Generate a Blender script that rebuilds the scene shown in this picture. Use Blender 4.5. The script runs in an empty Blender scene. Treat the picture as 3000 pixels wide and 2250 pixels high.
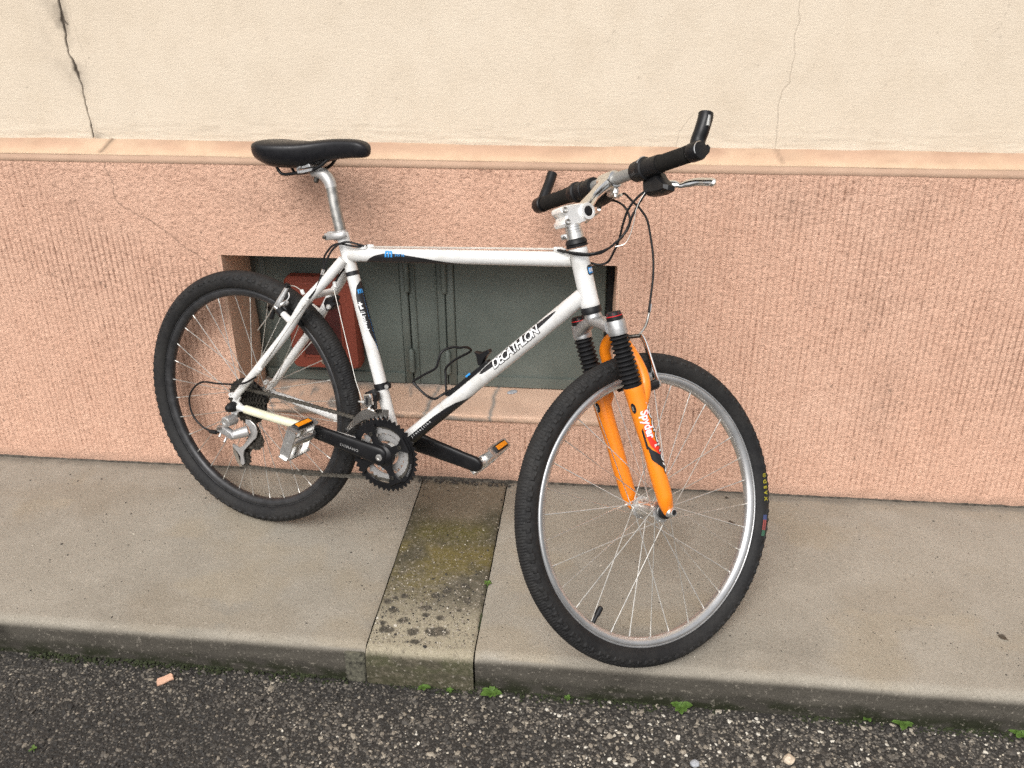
import bpy, bmesh, math, random
import numpy as np
from mathutils import Matrix, Vector
rnd = random.Random(7)
S = bpy.context.scene
COL = S.collection
R = math.radians

# ------------------------------------------------------------------ camera, light, exposure
cam_d = bpy.data.cameras.new('camera'); cam = bpy.data.objects.new('camera', cam_d); COL.objects.link(cam)
cam_d.sensor_width = 36.0; cam_d.lens = 32.366; cam_d.clip_start = 0.05; cam_d.clip_end = 500
CR = (0.9945493, 0.1039836, -0.0076821); CU = (-0.0403825, 0.4520684, 0.8910687); CF = (-0.0961294, 0.8859015, -0.4538035)
cm = Matrix(((CR[0], CU[0], -CF[0], 0.90164), (CR[1], CU[1], -CF[1], -2.15771), (CR[2], CU[2], -CF[2], 1.41047), (0, 0, 0, 1)))
cam.matrix_world = cm
S.camera = cam
w = bpy.data.worlds.new('World'); S.world = w; w.use_nodes = True
wn = w.node_tree.nodes; wl = w.node_tree.links; wn.clear()
wo = wn.new('ShaderNodeOutputWorld'); bg = wn.new('ShaderNodeBackground'); sky = wn.new('ShaderNodeTexSky')
sky.sky_type = 'NISHITA'; sky.sun_disc = False; sky.sun_elevation = R(58); sky.sun_rotation = R(200)
sky.air_density = 1.0; sky.dust_density = 6.0; sky.ozone_density = 1.0; sky.altitude = 100
hs = wn.new('ShaderNodeHueSaturation'); hs.inputs['Saturation'].default_value = 0.18
wl.new(sky.outputs[0], hs.inputs['Color']); wl.new(hs.outputs[0], bg.inputs[0]); wl.new(bg.outputs[0], wo.inputs[0])
bg.inputs[1].default_value = 0.15
sun_d = bpy.data.lights.new('sun', 'SUN'); sun = bpy.data.objects.new('sun', sun_d); COL.objects.link(sun)
sun_d.energy = 0.95; sun_d.angle = R(34); sun_d.color = (1.0, 0.97, 0.93)
sd = Vector((-0.22, -0.88, 1.0)).normalized()          # towards the sun: behind the photographer, high
sun.rotation_euler = sd.to_track_quat('Z', 'Y').to_euler(); sun.location = (0, -3, 6)
sky.sun_elevation = math.asin(sd.z); sky.sun_rotation = math.atan2(sd.x, sd.y)
S.view_settings.view_transform = 'Standard'; S.view_settings.look = 'None'
S.view_settings.gamma = 1.0; S.view_settings.exposure = 0.33; S.view_settings.use_curve_mapping = False
S.render.engine = 'CYCLES'
S.cycles.max_bounces = 6
S.cycles.use_denoising = False
S.cycles.use_adaptive_sampling = False

# ------------------------------------------------------------------ helpers
def link(o, parent=None, M=None):
    COL.objects.link(o)
    if parent is not None: o.parent = parent
    if M is not None: o.matrix_basis = M
    return o
def tag(o, label=None, cat=None, group=None, kind=None):
    if label: o['label'] = label
    if cat: o['category'] = cat
    if group: o['group'] = group
    if kind: o['kind'] = kind
    return o
def empty(name, loc=(0, 0, 0), parent=None, M=None):
    o = bpy.data.objects.new(name, None); o.empty_display_size = .05
    link(o, parent, M)
    if M is None: o.location = loc
    return o
def nrm(v):
    v = np.asarray(v, float); return v / max(1e-12, np.linalg.norm(v))

class MB:
    """collects simple closed shapes for one mesh"""
    def __init__(s): s.v = []; s.f = []; s.m = []; s.n = 0; s.cur = 0
    def add(s, V, F):
        s.v.append(np.asarray(V, float)); s.f += [tuple(i + s.n for i in f) for f in F]; s.m += [s.cur] * len(F); s.n += len(V); return s
    def tube(s, P, r, seg=12, cap=True, ell=None, ref=None, closed=False):
        P = np.asarray(P, float); n = len(P); r = np.broadcast_to(np.asarray(r, float), (n,))
        if closed: T = np.roll(P, -1, 0) - np.roll(P, 1, 0)
        else:
            T = np.gradient(P, axis=0) if n > 2 else np.repeat((P[1] - P[0])[None], 2, 0)
        T = T / np.maximum(1e-12, np.linalg.norm(T, axis=1))[:, None]
        N = np.asarray(ref if ref is not None else ((0, 0, 1) if abs(T[0][2]) < .9 else (1, 0, 0)), float)
        V = []; a = np.arange(seg) / seg * 2 * np.pi
        for i in range(n):
            N = N - T[i] * (N @ T[i]); N = nrm(N); Bn = np.cross(T[i], N)
            e = (1, 1) if ell is None else ell
            V.append(P[i] + r[i] * (np.cos(a)[:, None] * N * e[0] + np.sin(a)[:, None] * Bn * e[1]))
        V = np.concatenate(V); F = []
        for i in range(n if closed else n - 1):
            j = (i + 1) % n
            for k in range(seg):
                k2 = (k + 1) % seg
                F.append((i * seg + k, i * seg + k2, j * seg + k2, j * seg + k))
        if cap and not closed:
            F.append(tuple(range(seg))[::-1]); F.append(tuple((n - 1) * seg + k for k in range(seg)))
        return s.add(V, F)
    def lathe(s, o, d, prof, seg=24, closed=False):
        o = np.asarray(o, float); d = nrm(d); N = nrm(np.cross(d, (0, 0, 1) if abs(d[2]) < .9 else (1, 0, 0))); Bn = np.cross(d, N)
        a = np.arange(seg) / seg * 2 * np.pi; V = []; F = []
        for t, r in prof: V.append(o + d * t + max(r, 1e-5) * (np.cos(a)[:, None] * N + np.sin(a)[:, None] * Bn))
        n = len(prof)
        for i in range(n if closed else n - 1):
            j = (i + 1) % n
            for k in range(seg):
                k2 = (k + 1) % seg; F.append((i * seg + k, i * seg + k2, j * seg + k2, j * seg + k))
        if not closed:
            F.append(tuple(range(seg))[::-1]); F.append(tuple((n - 1) * seg + k for k in range(seg)))
        return s.add(np.concatenate(V), F)
    def prism(s, poly, o=(0, 0, 0), ax=(1, 0, 0), ay=(0, 0, 1), az=(0, 1, 0), h0=0., h1=1., ch=0.):
        """polygon in (ax, ay), extruded along az from h0 to h1, ends chamfered by ch"""
        P = np.asarray(poly, float); n = len(P); o = np.asarray(o, float); ax = np.asarray(ax, float); ay = np.asarray(ay, float); az = np.asarray(az, float)
        c = P.mean(0); lv = [(h0, ch), (h0 + ch, 0), (h1 - ch, 0), (h1, ch)] if ch > 0 else [(h0, 0), (h1, 0)]
        V = []; F = []
        for h, ins in lv:
            d = P - c; L = np.maximum(np.linalg.norm(d, axis=1), 1e-9)[:, None]; Q = P - d / L * np.minimum(ins, L * .8)
            V.append(o + Q[:, :1] * ax + Q[:, 1:] * ay + h * az)
        for i in range(len(lv) - 1):
            for k in range(n):
                k2 = (k + 1) % n; F.append((i * n + k, i * n + k2, (i + 1) * n + k2, (i + 1) * n + k))
        F.append(tuple(range(n))[::-1]); F.append(tuple((len(lv) - 1) * n + k for k in range(n)))
        return s.add(np.concatenate(V), F)
    def box(s, c, size, ax=(1, 0, 0), ay=(0, 1, 0), az=(0, 0, 1), ch=0.):
        x, y, z = [q / 2 for q in size]; c = np.asarray(c, float)
        b = min(ch, x * .8, y * .8)
        poly = [(-x + b, -y), (x - b, -y), (x, -y + b), (x, y - b), (x - b, y), (-x + b, y), (-x, y - b), (-x, -y + b)] if ch > 0 else [(-x, -y), (x, -y), (x, y), (-x, y)]
        return s.prism(poly, c, ax, ay, az, -z, z, min(ch, z * .8))
    def ring(s, o, d, r0, r1, h0, h1, teeth=0, th=.003, seg=96, ref=(1, 0, 0)):
        """flat annulus with an optional toothed rim"""
        o = np.asarray(o, float); d = nrm(d); N = np.asarray(ref, float); N = nrm(N - d * (N @ d)); Bn = np.cross(d, N)
        if teeth: seg = teeth * 4
        a = np.arange(seg) / seg * 2 * np.pi
        ro = np.full(seg, r1)
        if teeth: ro = r1 + th * np.array([-.55, .25, 1, .25])[np.arange(seg) % 4]
        U = np.cos(a)[:, None] * N + np.sin(a)[:, None] * Bn
        V = [o + d * h0 + U * r0, o + d * h0 + U * ro[:, None], o + d * h1 + U * ro[:, None], o + d * h1 + U * r0]
        F = []
        for i in range(4):
            j = (i + 1) % 4
            for k in range(seg):
                k2 = (k + 1) % seg; F.append((i * seg + k, i * seg + k2, j * seg + k2, j * seg + k))
        return s.add(np.concatenate(V), F)
    def loft(s, secs, cap=True):
        """list of closed sections with the same vertex count"""
        n = len(secs[0]); F = []
        for i in range(len(secs) - 1):
            for k in range(n):
                k2 = (k + 1) % n; F.append((i * n + k, i * n + k2, (i + 1) * n + k2, (i + 1) * n + k))
        if cap: F.append(tuple(range(n))[::-1]); F.append(tuple((len(secs) - 1) * n + k for k in range(n)))
        return s.add(np.concatenate([np.asarray(q, float) for q in secs]), F)
    def mesh(s, name, mats, smooth=40):
        me = bpy.data.meshes.new(name)
        me.from_pydata(np.concatenate(s.v).tolist(), [], s.f)
        for m in (mats if isinstance(mats, (list, tuple)) else [mats]): me.materials.append(m)
        if any(s.m): me.polygons.foreach_set('material_index', s.m)
        bm = bmesh.new(); bm.from_mesh(me); bmesh.ops.recalc_face_normals(bm, faces=bm.faces); bm.to_mesh(me); bm.free()
        if smooth:
            me.shade_smooth()
            me.set_sharp_from_angle(angle=R(smooth))
        me.update(); return me
    def build(s, name, mats, parent=None, M=None, smooth=40):
        return link(bpy.data.objects.new(name, s.mesh(name, mats, smooth)), parent, M)

def bez(P, n=8):
    """Catmull-Rom through points"""
    P = np.asarray(P, float); Q = np.vstack([2 * P[0] - P[1], P, 2 * P[-1] - P[-2]]); out = []
    for i in range(1, len(Q) - 2):
        for t in np.linspace(0, 1, n, endpoint=False):
            a, b, c, d = Q[i - 1], Q[i], Q[i + 1], Q[i + 2]
            out.append(.5 * (2 * b + (c - a) * t + (2 * a - 5 * b + 4 * c - d) * t * t + (3 * b - a - 3 * c + d) * t ** 3))
    out.append(P[-1]); return np.array(out)
def interp(x, xs, ys): return np.interp(x, xs, ys)

# numpy value noise
def vnoise(x, z, seed=0):
    T = np.random.RandomState(seed).rand(256, 256)
    xi = np.floor(x).astype(int); zi = np.floor(z).astype(int); fx = x - xi; fz = z - zi
    fx = fx * fx * (3 - 2 * fx); fz = fz * fz * (3 - 2 * fz)
    a = T[xi & 255, zi & 255]; b = T[(xi + 1) & 255, zi & 255]; c = T[xi & 255, (zi + 1) & 255]; d = T[(xi + 1) & 255, (zi + 1) & 255]
    return (a * (1 - fx) + b * fx) * (1 - fz) + (c * (1 - fx) + d * fx) * fz
def fbm(x, z, seed=0, oct=4):
    s = 0; a = .5; t = 0
    for i in range(oct):
        s = s + a * vnoise(x * 2 ** i + 13.7 * i, z * 2 ** i + 7.3 * i, seed + i); t += a; a *= .5
    return s / t
def sstep(a, b, x):
    t = np.clip((x - a) / (b - a), 0, 1); return t * t * (3 - 2 * t)
def seg_dist(X, Z, P):
    """distance of grid points to a polyline, and signed side"""
    D = np.full(X.shape, 9.); SD = np.zeros(X.shape)
    for (x0, z0), (x1, z1) in zip(P[:-1], P[1:]):
        dx, dz = x1 - x0, z1 - z0; L2 = dx * dx + dz * dz + 1e-12
        t = np.clip(((X - x0) * dx + (Z - z0) * dz) / L2, 0, 1)
        d = np.hypot(X - x0 - t * dx, Z - z0 - t * dz); m = d < D
        D = np.where(m, d, D); SD = np.where(m, X - x0 - t * dx, SD)
    return D, SD
def jag(P, amp, step, seed):
    """make a polyline ragged"""
    r = np.random.RandomState(seed); out = []
    for (x0, z0), (x1, z1) in zip(P[:-1], P[1:]):
        n = max(1, int(math.hypot(x1 - x0, z1 - z0) / step))
        for i in range(n):
            t = i / n; out.append((x0 + (x1 - x0) * t + (r.rand() - .5) * amp * 2 * (i > 0), z0 + (z1 - z0) * t + (r.rand() - .5) * amp * (i > 0)))
    out.append(P[-1]); return out
def grid_obj(name, xs, zs, fn, mat, parent=None, hole=None, attrs=None, kind=None):
    """height-field sheet: fn(X, Z) -> points (n, 3)"""
    X, Z = np.meshgrid(xs, zs); P = fn(X.ravel(), Z.ravel())
    nx, nz = len(xs), len(zs); idx = np.arange(nx * nz).reshape(nz, nx)
    Q = np.stack([idx[:-1, :-1], idx[:-1, 1:], idx[1:, 1:], idx[1:, :-1]], -1).reshape(-1, 4)
    if hole:
        cx = ((X[:-1, :-1] + X[1:, 1:]) / 2).ravel(); cz = ((Z[:-1, :-1] + Z[1:, 1:]) / 2).ravel()
        Q = Q[~((cx > hole[0]) & (cx < hole[1]) & (cz > hole[2]) & (cz < hole[3]))]
    me = bpy.data.meshes.new(name); n = len(Q)
    me.vertices.add(len(P)); me.vertices.foreach_set('co', P.astype(np.float32).ravel())
    me.loops.add(n * 4); me.loops.foreach_set('vertex_index', Q.astype(np.int32).ravel())
    me.polygons.add(n); me.polygons.foreach_set('loop_start', np.arange(0, n * 4, 4, dtype=np.int32))
    me.polygons.foreach_set('use_smooth', np.ones(n, bool))
    for k, a in (attrs(X.ravel(), Z.ravel()) if attrs else {}).items():
        a = np.asarray(a, np.float32)
        if a.ndim == 1: me.attributes.new(k, 'FLOAT', 'POINT').data.foreach_set('value', a)
        else: me.attributes.new(k, 'FLOAT_COLOR', 'POINT').data.foreach_set('color', np.concatenate([a, np.ones((len(a), 1), np.float32)], 1).ravel())
    me.materials.append(mat); me.update(calc_edges=True); me.validate()
    o = link(bpy.data.objects.new(name, me), parent)
    if kind: o['kind'] = kind
    return o

# ------------------------------------------------------------------ materials
class Mat:
    def __init__(s, name):
        s.m = bpy.data.materials.new(name); s.m.use_nodes = True; s.t = s.m.node_tree; s.n = s.t.nodes
        s.b = s.n['Principled BSDF']; s.tc = s.n.new('ShaderNodeTexCoord'); s.l = s.t.links
    def noise(s, scale, detail=4, rough=.55, vec=None, co='Object', stretch=None):
        n = s.n.new('ShaderNodeTexNoise'); n.inputs['Scale'].default_value = scale; n.inputs['Detail'].default_value = detail; n.inputs['Roughness'].default_value = rough
        src = s.tc.outputs[co]
        if stretch:
            mp = s.n.new('ShaderNodeMapping'); mp.inputs['Scale'].default_value = stretch; s.l.new(src, mp.inputs[0]); src = mp.outputs[0]
        s.l.new(src, n.inputs['Vector']); return n.outputs['Fac']
    def voro(s, scale, feat='F1', out='Distance', co='Object'):
        n = s.n.new('ShaderNodeTexVoronoi'); n.inputs['Scale'].default_value = scale; n.feature = feat; s.l.new(s.tc.outputs[co], n.inputs['Vector']); return n.outputs[out]
    def attr(s, name, col=False):
        n = s.n.new('ShaderNodeAttribute'); n.attribute_name = name; return n.outputs['Color' if col else 'Fac']
    def ramp(s, fac, stops):
        n = s.n.new('ShaderNodeValToRGB'); e = n.color_ramp.elements
        while len(e) < len(stops): e.new(.5)
        for q, (p, c) in zip(e, stops): q.position = p; q.color = (*(c if hasattr(c, '__len__') else (c, c, c)), 1)
        s.l.new(fac, n.inputs[0]); return n.outputs[0]
    def mix(s, fac, a, b, mode='MIX'):
        n = s.n.new('ShaderNodeMix'); n.data_type = 'RGBA'; n.blend_type = mode
        for sock, v in ((n.inputs[0], fac), (n.inputs[6], a), (n.inputs[7], b)):
            if isinstance(v, bpy.types.NodeSocket): s.l.new(v, sock)
            elif hasattr(v, '__len__'): sock.default_value = (*v, 1)
            else: sock.default_value = v
        return n.outputs[2]
    def math(s, op, a, b=0.):
        n = s.n.new('ShaderNodeMath'); n.operation = op
        for i, v in enumerate((a, b)):
            if isinstance(v, bpy.types.NodeSocket): s.l.new(v, n.inputs[i])
            else: n.inputs[i].default_value = v
        return n.outputs[0]
    def color(s, c):
        if isinstance(c, bpy.types.NodeSocket): s.l.new(c, s.b.inputs['Base Color'])
        else: s.b.inputs['Base Color'].default_value = (*c, 1)
        return s
    def rough(s, r, metal=0., spec=None):
        if isinstance(r, bpy.types.NodeSocket): s.l.new(r, s.b.inputs['Roughness'])
        else: s.b.inputs['Roughness'].default_value = r
        s.b.inputs['Metallic'].default_value = metal
        if spec is not None: s.b.inputs['Specular IOR Level'].default_value = spec
        return s
    def bump(s, h, strength=.5, dist=.002):
        n = s.n.new('ShaderNodeBump'); n.inputs['Strength'].default_value = strength; n.inputs['Distance'].default_value = dist
        s.l.new(h, n.inputs['Height']); s.l.new(n.outputs[0], s.b.inputs['Normal']); return s

def simple(name, c, rough=.5, metal=0., spec=None, var=.12, scale=60, bump=0.):
    m = Mat(name); nz = m.noise(scale, 5)
    lo = tuple(q * (1 - var) for q in c); hi = tuple(min(1, q * (1 + var)) for q in c)
    m.color(m.ramp(nz, [(.3, lo), (.7, hi)])); m.rough(m.ramp(m.noise(scale * .4, 3), [(.3, max(0, rough - .08)), (.7, min(1, rough + .08))]), metal, spec)
    if bump: m.bump(m.noise(scale * 3, 4), .4, bump)
    return m.m

def paint(name, c, grime, amt=.5, rough=.32):
    """worn glossy paint with grime and little scratches"""
    m = Mat(name)
    g1 = m.ramp(m.noise(14, 6, .65), [(.50, 0.), (.72, amt)]); g2 = m.ramp(m.noise(160, 4, .7), [(.60, 0.), (.70, amt * .9)])
    sp = m.ramp(m.noise(55, 6, .75), [(.66, 0.), (.70, .85)])
    g = m.math('MAXIMUM', g1, m.math('MULTIPLY', g2, .5))
    cc = m.mix(g, c, grime); cc = m.mix(m.math('MULTIPLY', sp, .45 * amt), cc, (.05, .045, .04))
    m.color(cc); m.rough(m.ramp(g, [(0, rough), (1, .65)])); m.b.inputs['Coat Weight'].default_value = .25; m.b.inputs['Coat Roughness'].default_value = .15
    return m.m

M = {}
M['white'] = paint('white_paint', (.665, .662, .648), (.34, .305, .245), .62)
M['protector'] = paint('yellowed_film', (.70, .67, .50), (.3, .27, .2), .4, .5)
M['orange'] = paint('orange_paint', (.86, .235, .008), (.35, .12, .02), .35, .38)
M['black_decal'] = simple('black_decal', (.012, .012, .014), .4, var=.2)
M['white_decal'] = simple('white_decal', (.78, .78, .78), .45, var=.05)
M['blue_decal'] = simple('blue_decal', (.03, .26, .62), .4, var=.15)
M['red_decal'] = simple('red_decal', (.75, .03, .012), .4, var=.08)
M['yellow_print'] = simple('yellow_print', (.30, .26, .02), .7, var=.15)
M['red_print'] = simple('red_print', (.22, .05, .045), .7, var=.15)
M['blue_print'] = simple('blue_print', (.035, .05, .13), .7, var=.15)
M['green_print'] = simple('green_print', (.03, .09, .055), .7, var=.15)
M['black'] = simple('black_plastic', (.009, .009, .010), .45, spec=.3, var=.25, scale=90)
M['satin_black'] = simple('satin_black_metal', (.008, .008, .009), .36, spec=.3, var=.25, scale=70)
M['grip'] = simple('black_foam_grip', (.012, .011, .010), .85, spec=.2, var=.3, scale=200, bump=.0006)
M['rubber'] = simple('bellows_rubber', (.008, .008, .009), .55, spec=.3, var=.3, scale=60)
M['alu'] = simple('brushed_aluminium', (.72, .71, .69), .33, .9, var=.12, scale=120)
M['cast'] = simple('cast_aluminium', (.50, .50, .50), .45, .85, var=.18, scale=160, bump=.0003)
M['silver_paint'] = simple('silver_paint', (.46, .45, .44), .4, .55, var=.1, scale=80)
M['polished'] = simple('polished_aluminium', (.88, .87, .85), .32, .55, var=.05, scale=40)
M['chrome'] = simple('polished_steel', (.78, .77, .75), .18, 1., var=.06, scale=40)
M['stain_post'] = simple('scuffed_aluminium', (.38, .37, .35), .42, .9, var=.45, scale=38)
M['bar'] = simple('grey_bar_metal', (.30, .30, .29), .5, .5, var=.1)
M['steel'] = simple('spoke_steel', (.78, .76, .71), .33, .88, var=.15)
M['rim_silver'] = simple('rim_silver', (.62, .62, .62), .35, .9, var=.08, scale=30)
M['rim_dark'] = simple('rim_worn_black', (.042, .042, .044), .45, .5, var=.35, scale=40)
M['oily'] = simple('oily_steel', (.062, .057, .050), .40, .65, var=.75, scale=260)
M['chain'] = simple('chain_steel', (.16, .148, .128), .38, .75, var=.6, scale=300)
M['saddle'] = simple('saddle_vinyl', (.009, .009, .011), .40, spec=.35, var=.2, scale=220, bump=.0002)
M['reflector'] = simple('amber_reflector', (.80, .27, .01), .25, var=.25, scale=300)
M['red_cap'] = simple('red_ring', (.55, .02, .025), .4)
M['maroon'] = simple('maroon_cap', (.10, .018, .018), .45)
def tyre_mat():
    m = Mat('tyre_rubber'); d = m.ramp(m.noise(9, 6, .7), [(.38, 0.), (.72, 1.)]); f = m.noise(150, 4)
    c = m.mix(d, (.008, .008, .009), (.027, .0255, .024)); m.color(m.mix(.25, c, m.ramp(f, [(.3, .004), (.7, .035)]))); m.rough(.7, spec=.3); m.bump(f, .3, .0008); return m.m
M['tyre'] = tyre_mat()

def plaster(name, base, dark, light, speck=.5):
    m = Mat(name)
    big = m.noise(2.2, 5, .6); mid = m.noise(14, 5, .65); fine = m.noise(210, 5, .65)
    c = m.mix(m.ramp(big, [(.30, 0.), (.72, 1.)]), base, light); c = m.mix(m.ramp(mid, [(.42, 0.), (.80, .55)]), c, dark)
    c = m.mix(m.ramp(fine, [(.57, 0.), (.75, speck)]), c, dark)
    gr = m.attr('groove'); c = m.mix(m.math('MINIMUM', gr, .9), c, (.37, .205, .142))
    dirt = m.attr('dirt'); c = m.mix(m.math('MINIMUM', dirt, .95), c, (.055, .042, .032))
    m.color(c); m.rough(.9, spec=.25); m.fine = fine; return m
pl = plaster('cream_plaster', (.655, .557, .438), (.565, .473, .362), (.668, .578, .464), .30)
fh = pl.math('ADD', pl.noise(330, 3, .6, stretch=(.9, 1, 1.1)), pl.math('MULTIPLY', pl.noise(95, 4, .65, stretch=(.6, 1, 1.5)), .8)); pl.bump(fh, .48, .0019); M['cream'] = pl.m
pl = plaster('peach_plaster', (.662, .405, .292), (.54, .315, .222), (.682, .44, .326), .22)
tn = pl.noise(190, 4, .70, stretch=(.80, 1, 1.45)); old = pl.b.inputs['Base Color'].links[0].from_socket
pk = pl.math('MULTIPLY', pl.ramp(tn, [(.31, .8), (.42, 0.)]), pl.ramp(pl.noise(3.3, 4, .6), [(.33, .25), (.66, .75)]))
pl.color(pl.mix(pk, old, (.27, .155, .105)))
lum = pl.noise(46, 3, .6, stretch=(.8, 1, 1.3))
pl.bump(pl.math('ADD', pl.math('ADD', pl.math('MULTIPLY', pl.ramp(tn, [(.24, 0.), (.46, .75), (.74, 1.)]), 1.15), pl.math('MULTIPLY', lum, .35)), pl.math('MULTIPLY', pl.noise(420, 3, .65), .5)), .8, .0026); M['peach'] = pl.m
pl = plaster('peach_smooth', (.62, .415, .295), (.48, .305, .212), (.67, .47, .35), .25)
cem = pl.attr('cement'); old = pl.b.inputs['Base Color'].links[0].from_socket
cc = pl.mix(pl.ramp(pl.noise(70, 4), [(.3, 0.), (.7, 1.)]), (.20, .185, .165), (.30, .28, .25)); pl.color(pl.mix(cem, old, cc))
pl.bump(pl.noise(200, 4, .6), .35, .0014); M['peach_smooth'] = pl.m
pl = plaster('ledge_paint', (.53, .37, .25), (.40, .265, .17), (.585, .425, .30), .35)
pl.bump(pl.noise(180, 4, .6), .35, .0015); M['ledge'] = pl.m

def concrete(name, base, dark, light, tint=False, speck=1.):
    m = Mat(name)
    big = m.noise(1.7, 6, .62); mid = m.noise(11, 6, .65); fine = m.noise(270, 4, .65); grit = m.noise(125, 4, .7)
    c = m.mix(m.ramp(big, [(.32, 0.), (.70, 1.)]), dark, base); c = m.mix(m.ramp(mid, [(.45, 0.), (.78, .55)]), c, light)
    if tint: c = m.mix(m.attr('dirt'), c, m.attr('tint', True))
    c = m.mix(m.ramp(fine, [(.50, 0.), (.68, .62 * speck)]), c, (.55, .53, .50), 'MULTIPLY'); c = m.mix(m.ramp(grit, [(.58, 0.), (.70, .38 * speck)]), c, (.47, .42, .35))
    v = m.voro(95, 'F1', 'Distance'); pit = m.ramp(v, [(.0, 1.), (.16, 1.), (.22, 0.)]); sel = m.ramp(m.noise(37, 3), [(.56, 0.), (.6, 1.)])
    c = m.mix(m.math('MULTIPLY', m.math('MULTIPLY', pit, sel), .55 * speck), c, (.35, .33, .30), 'MULTIPLY')
    m.color(c); m.rough(.88, spec=.3); m.bump(m.math('ADD', fine, m.math('MULTIPLY', grit, 1.3)), .6, .0016); return m.m
M['pavement'] = concrete('pavement_concrete', (.308, .280, .232), (.240, .215, .176), (.352, .322, .272), True, 1.0)
M['channel'] = concrete('channel_concrete', (.29, .245, .185), (.22, .185, .14), (.33, .28, .21), True, 1.3)
def road_mat():
    m = Mat('asphalt_binder'); f = m.noise(300, 4); v = m.voro(130, 'F1', 'Color'); g = m.noise(2.2, 4)
    base = m.mix(m.ramp(g, [(.35, 0.), (.7, 1.)]), (.019, .0165, .0140), (.034, .030, .0255))
    sep = m.n.new('ShaderNodeSeparateColor'); m.l.new(v, sep.inputs[0]); st = m.ramp(sep.outputs[0], [(.45, 0.), (.5, 1.)])
    edge = m.ramp(m.voro(130), [(.25, 1.), (.5, 0.)])
    c = m.mix(m.math('MULTIPLY', m.math('MULTIPLY', st, edge), .8), base, m.ramp(sep.outputs[1], [(0, (.07, .06, .05)), (1, (.28, .25, .21))])); m.color(c); m.rough(.85)
    m.bump(m.math('ADD', f, edge), .7, .003); return m.m
M['road'] = road_mat()
def stones_mat():
    m = Mat('aggregate_stones'); t = m.attr('tone'); f = m.noise(500, 3)
    c = m.ramp(t, [(0, (.018, .016, .014)), (.35, (.056, .049, .041)), (.6, (.125, .109, .089)), (.8, (.235, .20, .155)), (.93, (.38, .335, .265)), (1, (.60, .56, .48))])
    m.color(m.mix(.10, c, m.ramp(f, [(.3, .01), (.7, .30)]))); m.rough(.75, spec=.25); return m.m
M['stones'] = stones_mat()
M['leaf'] = simple('weed_leaf', (.080, .145, .028), .45, var=.4, scale=120)
M['moss'] = simple('moss_green', (.020, .026, .007), .9, var=.6, scale=150)
M['grit'] = stones_mat()
M['dark_leaf'] = simple('dead_leaf', (.06, .045, .03), .7, var=.4, scale=100)
M['chip'] = simple('plaster_chip_peach', (.60, .36, .25), .85, var=.12)
M['shell'] = simple('pale_stone', (.55, .45, .34), .6, var=.35, scale=120)
M['pebble'] = simple('blue_grey_stone', (.34, .35, .37), .6, var=.3, scale=150)
M['cement'] = simple('cement_grey', (.22, .205, .18), .9, var=.3, scale=90, bump=.001)
M['kerb_old'] = simple('old_mossy_kerb', (.080, .076, .055), .9, var=.8, scale=110, bump=.002)
M['joint'] = simple('dirt_joint', (.065, .056, .044), .95, var=.7, scale=70, bump=.002)
def steel_paint(name, c, c2):
    m = Mat(name); a = m.noise(5, 6, .7); b = m.noise(40, 5, .7); s = m.noise(18, 6, .8)
    k = m.mix(m.ramp(a, [(.35, 0.), (.7, 1.)]), c, c2); k = m.mix(m.ramp(b, [(.5, 0.), (.8, .5)]), k, tuple(q * .6 for q in c))
    k = m.mix(m.ramp(s, [(.70, 0.), (.75, .8)]), k, (.16, .075, .03)); m.color(k); m.rough(.55); m.bump(b, .2, .001); return m.m
M['hatch'] = steel_paint('grey_green_steel', (.080, .097, .086), (.130, .150, .134))
M['red_box'] = steel_paint('red_brown_paint', (.165, .033, .018), (.215, .045, .025))
M['dark_glass'] = simple('dark_pane', (.05, .014, .013), .25, var=.3, scale=20)
M['gap'] = simple('dark_void', (.006, .006, .006), .9)

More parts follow.
